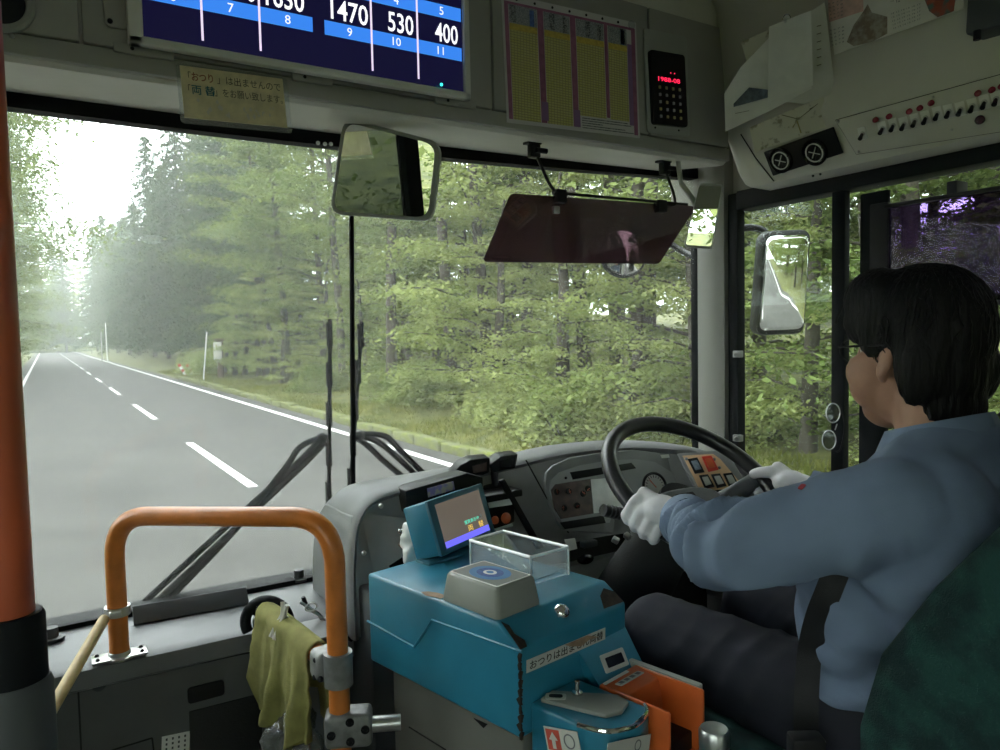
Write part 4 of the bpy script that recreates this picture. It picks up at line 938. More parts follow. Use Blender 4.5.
# orange coin tray
tx0, tx1, ty0, ty1 = .130, .226, -.205, -.082
g = G()
th = .006
G().box(tx0, tx0+th, ty0, ty1, -.36, zt_+.002, FB, .003).build('tray_side', 'tray_orange', fb)
G().box(tx1-th, tx1, ty0, ty1, -.36, zt_+.002, FB, .003).build('tray_side', 'tray_orange', fb)
G().prism([(tx0, ty1, zt_+.002), (tx0, ty1-.045, zt_-.004), (tx0, ty1-.052, zt_-.03), (tx0, ty1-.06, -.36), (tx0, ty1, -.36)], (tx1-tx0, 0, 0), .002, 2, FB).build('tray_back', 'tray_orange', fb)
G().box(tx0, tx1, ty0+.01, ty1, -.215, -.205, FB, .002).build('tray_shelf', 'tray_orange', fb)
G().box(tx0+th, tx1-th, ty0+.018, ty1-.052, -.355, -.178, FB, .003).build('tray_dark_box', 'black', fb)  # inner box blackened to paint the dark inside of the tray
G().box(tx0+th, tx1-th, ty0, ty0+.006, -.36, -.20, FB, .002).build('tray_front', 'tray_orange', fb)
G().tube([FB @ V(tx0+th, ty0+.03, -.165), FB @ V(tx0+.05, ty1-.055, -.155)], .004, 8).build('tray_rib', 'tray_orange', fb)
G().rrect(FB @ Matrix.Translation((.178, ty1-.022, zt_+.0018)) @ Matrix.Rotation(-.13, 4, 'X'), .06, .013, 0, .001, .002).build('tray_label', 'label_white', fb)
G().rrect(FB @ Matrix.Translation((.165, ty1-.006, zt_+.0025)), .06, .006, 0, .001, .001).build('paper_strip', 'paper', fb)
for k in range(4): G().box(-.004, .004, -.0035, .0035, 0, .0006, FB @ Matrix.Translation((.157+.014*k, ty1-.022, zt_+.003)) @ Matrix.Rotation(-.13, 4, 'X')).build('tray_print', 'ink_grey', fb)
G().box(tx1, tx1+.012, ty0+.01, -.03, -.40, zt_+.004, FB, .003).build('side_guard', 'grey_plastic', fb)
# slot line on the cabinet
PLc = onF(.0115)
G().tube([PLc(409, 727), PLc(446, 750)], .0012, 6).build('cabinet_slot', 'seam', fb)
G().prism([PLc(474, 718), PLc(488, 724), PLc(484, 728)], ev*-.001).build('cabinet_notch', 'black', fb)
# ------------------------------------------------------------------ orange pole close to the camera
pc = onY(.72)(-5, 400); zs_ = onY(.70)(25, 618).z
pole = thing('grab_pole', (pc.x, pc.y, ZF), 'thick red-orange upright pole with a black sleeve close at the left edge', 'pole')
G().tube([V(pc.x, pc.y, zs_-.1), V(pc.x, pc.y, .86)], .0195, 24).build('pole_tube', 'red_orange', pole, 60)
G().lathe([(.0265, zs_-.09), (.0265, zs_-.004), (.0245, zs_), (.020, zs_)], axisframe(V(pc.x, pc.y, 0), (0, 0, 1)), 28).build('sleeve', 'rubber', pole)
G().lathe([(.030, ZF), (.030, zs_-.062), (.0275, zs_-.055)], axisframe(V(pc.x, pc.y, 0), (0, 0, 1)), 28).build('lower_sleeve', 'grey_dark', pole)
# ------------------------------------------------------------------ orange hoop rail standing on the ledge
r0 = .0168
bl_ = onZ(-.572)(120, 657); bl_ = V(bl_.x, bl_.y+.005, -.572)
P2 = atD(1.20)(336, 600); ztop = (onY(bl_.y)(120, 515).z+atD(1.2)(330, 515).z)/2
hoop = thing('hoop_handrail', bl_, 'orange hoop handrail standing on the front ledge', 'handrail')
zl_, zr_ = onY(bl_.y)(120, 515).z, atD(1.2)(330, 516).z
path = fillet([bl_, V(bl_.x, bl_.y, zl_), V(P2.x, P2.y, zr_), V(P2.x, P2.y, ZF)], .08, 10)
G().tube(path, r0, 18).build('rail', 'orange', hoop, 60)
fl = G(); fl.lathe([(.026, 0), (.026, .004), (.019, .006), (.0185, .012), (.0175, .013)], axisframe(bl_-V(0, 0, .002), (0, 0, 1)), 24, False); fl.box(-.045, .045, -.02, .02, 0, .004, Matrix.Translation(bl_), .001)
fo = fl.build('foot_flange', 'steel', hoop)
for dx in (-.036, .036):
    for dy in (-.011, .011): G().sphere(bl_+V(dx, dy, .004), .004, None, 8, 6).build('bolt', 'black', fo)
zc_ = onY(bl_.y)(119, 610).z
G().lathe([(.0215, -.008), (.0215, .008), (.018, .008), (.018, -.008)], axisframe(V(bl_.x, bl_.y, zc_), (0, 0, 1)), 20, False).build('hose_clamp', 'steel', hoop)
G().box(-.02, .0, -.024, -.012, -.006, .006, Matrix.Translation(V(bl_.x+.005, bl_.y, zc_)), .002).build('clamp_screw', 'steel', hoop)
# lower towel bar with its clamp
B0 = onY(1.452)(263, 606); z1_ = atD(1.2)(330, 670).z; B0.z = lerp(B0.z, z1_, .35); B1 = V(P2.x-.005, P2.y+.005, z1_)
tb_ = thing('towel_rail', B0, 'short orange rail with a cast clamp joining the hoop to the ledge', 'handrail')
G().tube([B0, B1], .0165, 18).build('rail', 'orange', tb_, 60)
d_ = (B1-B0).normalized()
G().tube([B0-d_*.015, B0+d_*.02], .021, 18).build('end_collar', 'chrome', tb_)
cl2 = G(); cl2.tube([V(P2.x, P2.y, B1.z-.027), V(P2.x, P2.y, B1.z+.027)], .0235, 20); cl2.box(-.045, -.004, -.021, .021, -.025, .025, frame(B1+V(-.004, 0, 0), d_, V(0, 0, 1).cross(d_)), .010, 3); c2 = cl2.build('clamp', 'cast', tb_)
for a, b_ in ((-.02, .012), (-.005, -.014), (-.024, -.018)):
    nn = V(0, 0, 1).cross(d_).normalized(); nn = nn if nn.y < 0 else -nn; G().sphere(B1+d_*a+V(0, 0, b_)+nn*.0225, .005, None, 10, 8).build('socket', 'black', c2)
pj = atD(1.18)(352, 733)
jn = thing('pipe_joint', pj, 'grey cast pipe joint with a steel tube running to the fare machine', 'joint')
FJ = frame(V(P2.x, P2.y, pj.z), V(.853, -.40, 0), V(.40, .853, 0))
G().box(-.024, .052, -.023, .023, -.034, .022, FJ, .009, 3).build('joint_body', 'cast', jn)
for a, b_ in ((.018, .012), (.018, -.02), (-.012, -.008), (.042, -.002)): G().lathe([(.007, 0), (.007, .002), (.004, .002), (.003, -.003)], FJ @ Matrix.Translation((a, -.0232, b_)) @ Matrix.Rotation(math.pi/2, 4, 'X'), 14).build('socket', 'black', jn)
G().tube([FJ @ V(.05, 0, -.006), FJ @ V(.098, 0, -.006)], .013, 16).build('tube', 'steel', jn, 60)
# black half ring round the rail end
rc = B0+V(.004, -.012, -.022); ex = V(.86, -.5, 0).normalized()
rg = thing('ring_guard', rc-V(0, 0, .04), 'black rubber half ring round the end of the towel rail', 'ring')
G().tube([rc+ex*.042*math.cos(a)+V(0, 0, 1)*.042*math.sin(a) for a in [math.radians(205-i*9.5) for i in range(24)]], .0105, 12).build('ring', 'rubber', rg, 60)
G().box(-.02, .012, -.01, .01, -.03, .02, frame(rc+V(-.0, .012, .0), ex, V(0, 0, 1)), .003).build('ring_plate', 'steel', rg)
# ------------------------------------------------------------------ towel, peg and plastic bag
mat('towel', (.27, .255, .085), .95, bump=.5, bscale=700, var=.14, vscale=40)
td = B1-B0; fn = V(0, 0, 1).cross(td).normalized(); fn = fn if fn.y < 0 else -fn; NU, NV = 60, 64; rows = []
for j in range(NV+1):
    t = -1+2*j/NV; row = []
    for i in range(NU+1):
        s = i/NU; base = B0.lerp(B1, .06+.74*s); a = abs(t)
        Lf = (.165-.045*math.exp(-(s/.07)**2)+.075*math.exp(-((s-.62)/.09)**2)-.03*max(0, s-.75)/.25) if t > 0 else .13+.03*math.sin(s*6+2)
        r = .0205
        if a < .12: th_ = t/.12*math.pi/2; p = base+fn*r*math.sin(th_)+V(0, 0, r*math.cos(th_)); k = 0
        else:
            k = (a-.12)/.88; p = base+fn*r*(1 if t > 0 else -1)-V(0, 0, Lf*k)
            fold = (.013*math.sin(s*17+1.3*k+(0 if t > 0 else 2))+.009*math.sin(s*31+2*k))*min(1, .25+s*3)
            p += fn*((fold+.010)*k*(1 if t > 0 else -1)+(.004*k if t > 0 else -.0))
            p += td.normalized()*((s-.5)*.04*k+.010*k*(1-s))
            p += fn*.004*noise.noise(V(s*7, k*5, t))+V(0, 0, .008*noise.noise(V(s*5, k, 4+t))*k)
        row.append(p)
    rows.append(row)
g = G().loft(rows, closed=False, cap=False); me = g.mesh('towel', 180)
tw = put('towel', me, 'towel', None, 'yellow-green terry towel draped over the short orange rail', 'towel')
sl = tw.modifiers.new('thick', 'SOLIDIFY'); sl.thickness = .004; sl.offset = 0
pg = B0.lerp(B1, .36)+V(0, 0, .022); pt_ = thing('clothes_peg', pg-V(0, 0, .03), 'white plastic peg clipping the towel to its rail', 'peg')
for k in (-1, 1): G().tube(spline([pg+td.normalized()*.010*k+V(0, 0, .024), pg+td.normalized()*.004*k+fn*.004+V(0, 0, .004), pg+td.normalized()*.006*k+fn*.014+V(0, 0, -.012), pg+td.normalized()*.008*k+fn*.026+V(0, 0, -.034)], 5), .0042, 8).build('jaw', 'offwhite', pt_)
G().tube([pg+V(0, 0, .0)-td.normalized()*.008, pg+td.normalized()*.008], .003, 8).build('spring', 'steel', pt_)
glassmat('bag_film', (.80, .82, .84), .22, .10, .08)
bc = B0.lerp(B1, .55)+fn*.02+V(0, 0, -.215)
blob('plastic_bag', [('e', bc, (.055, .03, .085), (0, 0, -.5)), ('e', bc+V(.012, 0, .05), (.03, .022, .06), (0, .2, -.5))], .006, 'bag_film', None, 1, lambda c, n: .010*noise.noise(c*45)+.006*noise.noise(c*110), label='crumpled clear plastic bag hanging below the green towel', cat='bag')
# ------------------------------------------------------------------ wooden stick tied to the hoop
mat('bamboo', (.62, .47, .24), .45, var=.12, vscale=30, stretch=(1, 1, 3))
s0, s1 = onY(bl_.y-.03)(108, 612), atD(1.08)(36, 736); s0 = V(bl_.x-.024, bl_.y-.026, zc_-.004)
sk = thing('bamboo_stick', s1, 'pale bamboo stick slanting down from the clamp on the orange hoop', 'stick')
G().tube([s0, s0.lerp(s1, .5), s1+(s1-s0)*.3], [.0092, .0098, .010], 12).build('cane', 'bamboo', sk, 60)
G().tube([s0+(s0-s1).normalized()*.004, s0], .0085, 12).build('end_cap', 'bamboo', sk)
# cable at the dash foot
cb_ = thing('loose_cable', onY(1.40)(310, 612), 'black cable with a white tie lying on the ledge by the dash pod', 'cable')
G().tube(spline([onY(1.44)(q[0], q[1]) for q in ((303, 597), (308, 607), (318, 614), (326, 623), (338, 633), (352, 640))], 5), .0042, 8).build('wire', 'black', cb_)
G().tube(spline([onY(1.435)(q[0], q[1]) for q in ((300, 602), (312, 610), (325, 620), (345, 628))], 5), .003, 8).build('wire', 'grey_plastic', cb_)
p = onY(1.43)(311, 607); G().tube([p+V(.012*math.cos(a), 0, .008*math.sin(a)) for a in [k*.524 for k in range(12)]], .0015, 6, closed=True).build('tie', 'white', cb_)
# post with chrome cap between fare machine and seat
p = atD(1.0)(714, 728); cp_ = thing('capped_post', (p.x, p.y, ZF), 'short black post with a round chrome cap beside the orange tray', 'post')
G().tube([V(p.x, p.y, ZF), p-V(0, 0, .022)], .016, 16).build('stem', 'black', cp_, 60)
G().lathe([(.0195, -.034), (.0205, -.004), (.018, 0), (.001, .001)], axisframe(p, (0, 0, 1)), 24).build('cap', 'steel', cp_)
# ------------------------------------------------------------------ driver's platform and seat
mat('seat_fabric', (.003, .019, .019), .95, col2=(.009, .050, .044), vscale=22, detail=5, band=(.42, .60), bump=.35, bscale=500)
mat('seat_piping', (.015, .05, .05), .9)
ZP = -1.13
st('driver_platform', G().box(.84, XR, -.3, 1.40, ZF, ZP), 'floor_mat')
seat = thing('driver_seat', (1.10, .6, ZP), 'high-backed driver\'s seat in dark teal patterned fabric', 'seat')
rings = []
for z, yc, hw, th_, bo in ((-.76, .50, .20, .10, .03), (-.70, .485, .235, .13, .06), (-.60, .45, .25, .14, .085), (-.50, .425, .258, .15, .105), (-.40, .395, .258, .145, .11), (-.30, .355, .252, .135, .09), (-.20, .30, .245, .125, .07), (-.10, .27, .235, .115, .05), (-.04, .255, .21, .09, .03), (-.01, .25, .17, .05, .0)):
    r = []
    N_ = 28
    for i in range(N_):
        a = 2*math.pi*i/N_; c, s_ = math.cos(a), math.sin(a); x = hw*math.copysign(abs(c)**.45, c); y = th_*.5*math.copysign(abs(s_)**.6, s_)
        if s_ > 0: y += bo*max(0, (abs(x)/hw-.55)/.45)**1.3
        r.append(V(1.10+x, yc+y-.022, z))
    rings.append(r)
G().loft(rings).build('backrest', 'seat_fabric', seat, 70)
rings = []
for y, zt2, hw in ((.44, -.645, .20), (.47, -.635, .235), (.55, -.625, .25), (.65, -.625, .255), (.75, -.625, .255), (.85, -.625, .25), (.91, -.635, .235), (.94, -.665, .20)):
    r = []
    for i in range(26):
        a = 2*math.pi*i/26; c, s_ = math.cos(a), math.sin(a); x = hw*math.copysign(abs(c)**.45, c); z = .075*math.copysign(abs(s_)**.6, s_)
        if s_ > 0: z += .055*max(0, (abs(x)/hw-.62)/.38)**1.2
        r.append(V(1.10+x, y, zt2-.085+z))
    rings.append(r)
G().loft(rings).build('cushion', 'seat_fabric', seat, 70)
G().prism([(.92, .52, ZP), (1.28, .52, ZP), (1.28, .84, ZP), (.92, .84, ZP)], (0, 0, .35), .02).build('pedestal', 'black_matte', seat)
G().box(.86, 1.34, .48, .88, -.80, -.765, None, .006).build('seat_frame', 'black', seat)
G().tube([V(.835, .46, -.80), V(.835, .49, -.70)], .03, 16).build('recline_hub', 'black', seat)

# ------------------------------------------------------------------ the driver
mat('skin', (.38, .205, .135), .55, var=.06, vscale=40, bump=.05, bscale=200)
mat('hair', (.005, .0045, .004), .6, bump=.5, bscale=160, stretch=(1, 1, .12), spec=.25)
m = mat('shirt', (.155, .205, .30), .8, bump=.12, bscale=900, var=.05, vscale=14)
mat('trousers', (.010, .011, .020), .8, bump=.12, bscale=900, var=.1, vscale=20); mat('glove', (.66, .64, .66), .85, bump=.15, bscale=900); mat('belt_web', (.012, .012, .014), .6, bump=.3, bscale=600); mat('shoe', (.012, .012, .012), .3)
HC = V(1.10, .607, -.040)
HYAW = math.radians(-9)
def hd_(x, y, z): return HC+V(x*math.cos(HYAW)-y*math.sin(HYAW), x*math.sin(HYAW)+y*math.cos(HYAW), z)
Ls, Le, Lw = V(.93, .545, -.242), V(.802, .715, -.312), V(.932, .912, -.330)
Rs, Re, Rw = V(1.27, .545, -.242), V(1.395, .74, -.37), V(1.305, .93, -.335)
Lh, Lk, La = V(1.00, .60, -.585), V(.935, .985, -.555), V(.95, 1.06, -1.04)
Rh, Rk, Ra = V(1.20, .60, -.585), V(1.225, 1.0, -.56), V(1.24, 1.12, -1.04)
head = [('e', hd_(0, -.003, .018), (.071, .087, .094)), ('e', hd_(0, .030, -.040), (.060, .062, .072)), ('e', hd_(0, .050, -.085), (.040, .040, .034)), ('e', hd_(-.036, .052, -.048), (.030, .034, .040)), ('e', hd_(.036, .052, -.048), (.030, .034, .040)),
        ('e', hd_(0, .098, -.022), (.014, .020, .020)), (hd_(0, .088, .015), .010, hd_(0, .106, -.022), .012), ('e', hd_(0, .080, .024), (.052, .016, .012)), ('e', hd_(0, .088, -.062), (.022, .012, .008)), ('e', hd_(0, .082, -.074), (.020, .012, .008)), ('e', hd_(0, .074, -.098), (.020, .018, .014)),
        (hd_(0, -.022, -.06), .056, hd_(0, -.045, -.165), .062),
        ('e', hd_(-.076, -.004, -.014), (.007, .015, .024), (.15, .3, -.45)), ('e', hd_(.076, -.004, -.014), (.007, .015, .024), (.15, -.3, .45)), ('e', hd_(-.073, .002, -.034), (.006, .009, .010)), ('e', hd_(.073, .002, -.034), (.006, .009, .010)), ('e', hd_(-.062, .045, -.03), (.012, .03, .03)), ('e', hd_(.062, .045, -.03), (.012, .03, .03))]
core = [('e', (1.10, .56, -.31), (.165, .115, .15)), ('e', (1.10, .61, -.47), (.155, .125, .15)), ('e', (1.10, .60, -.58), (.165, .13, .09)), (Ls, .058, Rs, .058), (Ls, .052, Le, .036), (Le, .036, Lw, .024), (Rs, .052, Re, .036), (Re, .036, Rw, .024),
        (Lh, .082, Lk, .055), (Lk, .055, La, .038), (Rh, .082, Rk, .055), (Rk, .055, Ra, .038), (La, .038, La+V(0, .14, -.05), .034), (Ra, .038, Ra+V(0, .14, -.05), .034), (Lw, .023, Lw.lerp(rimp(math.radians(195)), .5), .022), (Rw, .023, Rw.lerp(rimp(math.radians(-18)), .5), .022)]
person = blob('person', head+core, .0055, 'skin', None, 3, None, label='bus driver in a light blue shirt and white gloves at the steering wheel', cat='person')
# face details
for sx in (-1, 1):
    G().sphere(hd_(sx*.032, .062, .002), .0115, None, 14, 10).build('eye', 'white', person, 180)
    G().tube(spline([hd_(sx*.012, .096, .028), hd_(sx*.032, .097, .033), hd_(sx*.055, .080, .027)], 4), .0035, 6).build('eyebrow', 'hair', person)
# hair: one cap with parted strands running over it
def hairdisp(c, n):
    q = c-HC; a = math.atan2(q.x, q.y); return .0014*math.sin(a*46+8*q.z*12+3*noise.noise(q*18))*(.6+.4*noise.noise(q*25))+.004*noise.noise(V(a*5, q.z*7, 0))
hp_ = [('e', hd_(0, -.008, .050), (.079, .090, .080)), ('e', hd_(0, -.026, .018), (.080, .072, .092)), ('e', hd_(0, -.042, -.028), (.072, .052, .068)), ('e', hd_(0, -.052, -.072), (.058, .038, .042)),
       ('e', hd_(-.034, .038, .078), (.048, .054, .048)), ('e', hd_(.034, .038, .078), (.048, .054, .048)), ('e', hd_(-.046, .056, .064), (.032, .027, .034), (.3, 0, 0)), ('e', hd_(.040, .058, .062), (.036, .024, .032), (.3, 0, 0)),
       ('e', hd_(-.062, .028, .044), (.020, .046, .038)), ('e', hd_(.062, .028, .044), (.020, .046, .038)), ('e', hd_(-.069, .022, .014), (.009, .022, .022)), ('e', hd_(.069, .022, .014), (.009, .022, .022)), ('e', hd_(-.066, -.046, -.025), (.020, .028, .05)), ('e', hd_(.066, -.046, -.025), (.02, .028, .05))]
hair = blob('hair', hp_, .0045, 'hair', person, 3, hairdisp)
random.seed(8)
g = G()
for i in range(150):
    a = random.uniform(-2.6, 2.6)+math.pi; e = random.uniform(.1, 1.2); L_ = random.uniform(.05, .10); pts = []
    for k in range(6):
        el = e+.0-k*.13; aa = a+.03*k*random.uniform(-1, 1); pts.append(hd_(.081*math.sin(aa)*math.cos(el), -.014+.087*math.cos(aa)*math.cos(el), .030+.102*math.sin(el)))
    if all(p.y < HC.y+.06 or p.z > HC.z+.05 for p in pts): g.tube(pts, [.0008, .0018, .0021, .0018, .0013, .0004], 4)
for k in range(9):
    x = -.06+.013*k; g.tube(spline([hd_(x*.7, .06, .098), hd_(x, .078, .08), hd_(x*1.1-.004, .086, .055), hd_(x*1.12-.004, .088, .044-.008*(k % 3))], 4), [.002]*12+[.0005], 4)
o = g.build('hair_locks', 'hair', hair, 60); o['kind'] = 'stuff'
# eyeglasses
gl = G(); gl.tube(spline([hd_(-.078, -.005, .012), hd_(-.076, .045, .010), hd_(-.066, .088, .008)], 4), .0016, 6); gl.tube(spline([hd_(.078, -.005, .012), hd_(.076, .045, .010), hd_(.066, .088, .008)], 4), .0016, 6)
for sx in (-1, 1): gl.tube([hd_(sx*.036+.026*math.cos(a), .094-.006*abs(math.cos(a)), .002+.018*math.sin(a)) for a in [k*.393 for k in range(16)]], .0014, 6, closed=True)
gl.tube([hd_(-.010, .096, .006), hd_(.010, .096, .006)], .0014, 6); gl.build('eyeglasses', 'black', person)
# shirt
def wr_(c, n):
    d = .0025*noise.noise(c*9)
    # creases round the elbow, armpit and waist
    for p, r, f, ax, am in ((Le, .16, 95, (Lw-Le).normalized(), .022), (Lw.lerp(Le, .25), .13, 120, (Lw-Le).normalized()+V(0, 0, .4), .020), (Le.lerp(Ls, .35), .15, 60, (Le-Ls).normalized()+V(.2, 0, .5), .014), (V(.98, .58, -.60), .24, 75, V(.15, .1, 1), .026), (V(.95, .52, -.42), .2, 50, V(.3, .2, 1), .014), (Ls+V(.02, .05, -.05), .15, 70, V(.5, -.5, .6), .018)):
        k = max(0, 1-(c-p).length/r); d += am*k*(.62-abs(math.sin((c-p).dot(ax)*f*.5+2.6*noise.noise(c*8))))
    e = (Lw-Le).normalized()
    for q, w_, am in ((.10, .012, .016), (.30, .010, .009), (.62, .009, .007), (.80, .007, .006)):
        u_ = (c-Le.lerp(Lw, q)).dot((e+V(.15*math.sin(q*9), .2, .35*math.cos(q*7))).normalized())+.012*noise.noise(c*14)
        if (c-Le.lerp(Lw, q)).length < .11: d += am*(math.exp(-((u_-.018)/w_)**2)-1.2*math.exp(-(u_/w_)**2))
    return d
sh_ = [('e', (1.10, .555, -.305), (.185, .135, .165)), ('e', (1.10, .62, -.45), (.180, .155, .15)), ('e', (1.10, .625, -.53), (.180, .158, .085)), ('e', (1.06, .61, -.38), (.165, .135, .13)), ('e', (.985, .53, -.30), (.09, .10, .14)), ('e', (1.215, .53, -.30), (.09, .10, .14)), (Ls+V(.02, 0, .0), .072, V(1.10, .55, -.192), .074), (Rs-V(.02, 0, 0), .072, V(1.10, .55, -.192), .074),
       (Ls, .074, Ls.lerp(Le, .5), .066), (Ls.lerp(Le, .5), .066, Le, .056), (Le, .056, Le.lerp(Lw, .5), .049), (Le.lerp(Lw, .5), .049, Lw.lerp(Le, .06), .041), (Rs, .074, Re, .060), (Re, .060, Rw.lerp(Re, .06), .042)]
shirt = blob('shirt', sh_, .0062, 'shirt', person, 5, wr_)
cr = [hd_(0, -.030, -.102)+V(.066*math.sin(a), .062*math.cos(a), .018*-math.cos(a)-.012) for a in [k*.2618+math.pi for k in range(25)]]
G().loft([[p+V(0, 0, -.020)+(p-hd_(0, -.03, -.102)).normalized()*.012, p+(p-hd_(0, -.03, -.102)).normalized()*.001+V(0, 0, .010), p+(p-hd_(0, -.03, -.102)).normalized()*.006+V(0, 0, .014), p+(p-hd_(0, -.03, -.102)).normalized()*.022+V(0, 0, -.018)] for p in cr], closed=False, cap=False).build('collar', 'shirt', shirt, 60)
ax_ = (Lw-Le).normalized(); G().lathe([(.043, -.035), (.0455, -.034), (.046, .0), (.0455, .012), (.042, .013), (.038, .010)], axisframe(Lw.lerp(Le, .02), ax_), 28, False).build('cuff', 'shirt', shirt, 60)
ax_ = (Rw-Re).normalized(); G().lathe([(.043, -.035), (.0455, -.034), (.046, .0), (.0455, .012), (.042, .013), (.038, .010)], axisframe(Rw.lerp(Re, .02), ax_), 28, False).build('cuff', 'shirt', shirt, 60)
# trousers
def tr_d(c, n):
    d = .002*noise.noise(c*9)
    for p, r, ax, f in ((Lh.lerp(Lk, .55), .26, (Lk-Lh).normalized(), 62), (Rh.lerp(Rk, .5), .2, (Rk-Rh).normalized(), 60)):
        k = max(0, 1-(c-p).length/r); d += .010*k*(.6-abs(math.sin((c-p).dot(ax)*f*.75+(c-p).z*18+3.6*noise.noise(c*6))))*(.7+.6*noise.noise(c*11))
    return d
blob('trousers', [('e', (1.10, .60, -.575), (.185, .150, .10)), (Lh, .094, Lh.lerp(Lk, .5), .082), (Lh.lerp(Lk, .5), .082, Lk, .070), (Lk, .072, La+V(0, 0, .04), .056), (Rh, .094, Rh.lerp(Rk, .5), .082), (Rh.lerp(Rk, .5), .082, Rk, .070), (Rk, .072, Ra+V(0, 0, .04), .056)], .007, 'trousers', person, 4, tr_d)
for A in (La, Ra):
    blob('shoe', [(A+V(0, -.02, -.04), .042, A+V(0, .06, -.05), .042), (A+V(0, .06, -.052), .042, A+V(0, .17, -.062), .036)], .008, 'shoe', person, 3)
# gloves closed on the rim
def glove(a, side, wrist, sh=0.):
    c = rimp(a); t = (-wx*math.sin(a)+wy*math.cos(a)); e = (wx*math.cos(a)+wy*math.sin(a)); pr = []
    def around(phi, s, r): phi += sh; cc = rimp(a+s/RW); ee = (wx*math.cos(a+s/RW)+wy*math.sin(a+s/RW)); return cc+(ee*math.cos(phi)+wn*math.sin(phi))*r
    palm = c+(e*math.cos(.55+sh)+wn*math.sin(.55+sh))*.034; tow = (wrist-palm)
    kn = []
    for i in range(4):
        s = (-.028+.0186*i)*(1 if side > 0 else -1); fr = (.0104, .0108, .0105, .0096)[i]; R_ = RT+fr*.95; k0 = around(.55, s, R_+.014); kn.append(k0)
        pts = [k0, around(-.15, s, R_+.010), around(-1.1, s, R_+.002), around(-2.0, s, R_), around((-2.9, -3.0, -2.95, -2.7)[i], s, R_)]
        for p, q in zip(pts, pts[1:]): pr.append((p, fr, q, fr*.96))
    for i in range(4): pr.append((kn[i], .0135, palm+tow*.35+t*(-.02+.013*i)*(1 if side > 0 else -1), .016))
    pr += [('e', palm+tow*.2, (.034, .034, .026)), (palm+tow*.25, .026, wrist, .029), (palm+tow*.6, .029, wrist+tow.normalized()*.03, .035)]
    sg = -1 if side > 0 else 1
    th0 = palm+tow*.25+wn*.012-t*.02*sg*-1; s = -.026*side
    tp = [palm+tow*.30, around(1.0, s*.9, RT+.016), around(1.55, s*1.35, RT+.011), around(2.05, s*1.7, RT+.010)]
    for p, q, r1, r2 in zip(tp, tp[1:], (.016, .0135, .0115), (.0135, .0115, .0105)): pr.append((p, r1, q, r2))
    blob('glove', pr, .0034, 'glove', person, 2, lambda c_, n_: .0012*noise.noise(c_*55))
    return palm
glove(math.radians(199), 1, Lw, .95)
glove(math.radians(-16), -1, Rw, .75)
from mathutils.bvhtree import BVHTree
def hit(px, py, objs, off=.003):
    d = Vector(ray(px, py)).normalized(); best = None
    for o in objs:
        w = wloc(o); tr = BVHTree.FromPolygons([v.co+w for v in o.data.vertices], [p.vertices for p in o.data.polygons]); q, n, i, ds = tr.ray_cast(Vector(), d)
        if q and (best is None or ds < best[1]): best = (q, ds, n)
    return (best[0]-d*off, best[2]) if best else (None, None)
_trou = [o for o in person.children if o.name.startswith('trousers')][0]
bq, bn = hit(802, 487, [shirt], .0)
mat('badge_red', (.35, .04, .05), .6)
if bq:
    F = axisframe(bq, bn); G().rrect(F, .007, .011, -.001, .0012, .002).build('sleeve_badge', 'badge_red', shirt)
# seat belt
bt = thing('seat_belt', atD(1.0)(803, 742), 'black seat belt running across the driver\'s waist to its buckle', 'seat belt')
PB = [(829, 590, 1.0), (818, 618, .99), (810, 650, .99), (807, 685, .985), (806, 715, .98), (806, 742, .975)]
def ribbon(pts, w, wd=None):
    rows = []
    for i, p in enumerate(pts):
        a, b_ = pts[max(i-1, 0)], pts[min(i+1, len(pts)-1)]; t = (b_-a).normalized(); vw = p.normalized(); s_ = t.cross(vw).normalized(); nn = s_.cross(t)
        rows.append([p-s_*w/2, p+s_*w/2, p+s_*w/2+nn*.0018, p-s_*w/2+nn*.0018])
    return G().loft(rows)
bp_ = [hit(a, b_, [shirt, _trou], .014)[0] or atD(d)(a, b_) for a, b_, d in PB]
bp_ = [bp_[0]+(bp_[0]-bp_[1])*1.1+Vector(bp_[0]).normalized()*.02]+bp_
ribbon(spline(bp_, 5), .033).build('webbing', 'belt_web', bt, 60)
ribbon(spline([V(1.02, .45, -.13), V(1.12, .40, -.07), V(1.30, .30, .02), V(1.52, .20, .10)], 5), .042).build('webbing', 'belt_web', bt, 60)
p = atD(.97)(806, 742); G().box(-.022, .022, -.014, .014, -.03, .01, frame(p, V(.8, -.5, 0), V(0, 0, 1)) @ Matrix.Rotation(-math.pi/2, 4, 'X'), .005).build('buckle', 'black', bt)
# badge on the sleeve
mat('badge_red', (.35, .04, .05), .6)
# ------------------------------------------------------------------ sunglasses hung on the window post
sgm = glassmat('sun_lens', (.35, .36, .33), .25, .05, fres=False)
p0s = onX(1.56)
sg_ = thing('sunglasses', p0s(830, 447), 'folded sunglasses hanging on the window post by the driver\'s shoulder', 'sunglasses')
for px, py in ((833, 413), (829, 440)):
    c = p0s(px, py); F = frame(c, V(.35, -.9, 0), V(.1, 0, 1)); g = G()
    g.tube([F @ V(.015*math.cos(a), .0225*math.sin(a), 0) for a in [k*.2618 for k in range(24)]], .0015, 6, closed=True); g.build('lens_rim', 'steel', sg_)
    G().lathe([(.0145, -.0006), (.0145, .0006), (.0004, .0006)], F @ Matrix.Diagonal((1, 1.5, 1, 1)), 24).build('lens', 'sun_lens', sg_)
G().tube(spline([p0s(840, 405), p0s(845, 425), p0s(841, 448), p0s(836, 452)], 5), .0022, 6).build('temple', 'black', sg_)
G().tube([p0s(837, 424), p0s(835, 430)], .0014, 6).build('bridge', 'steel', sg_)
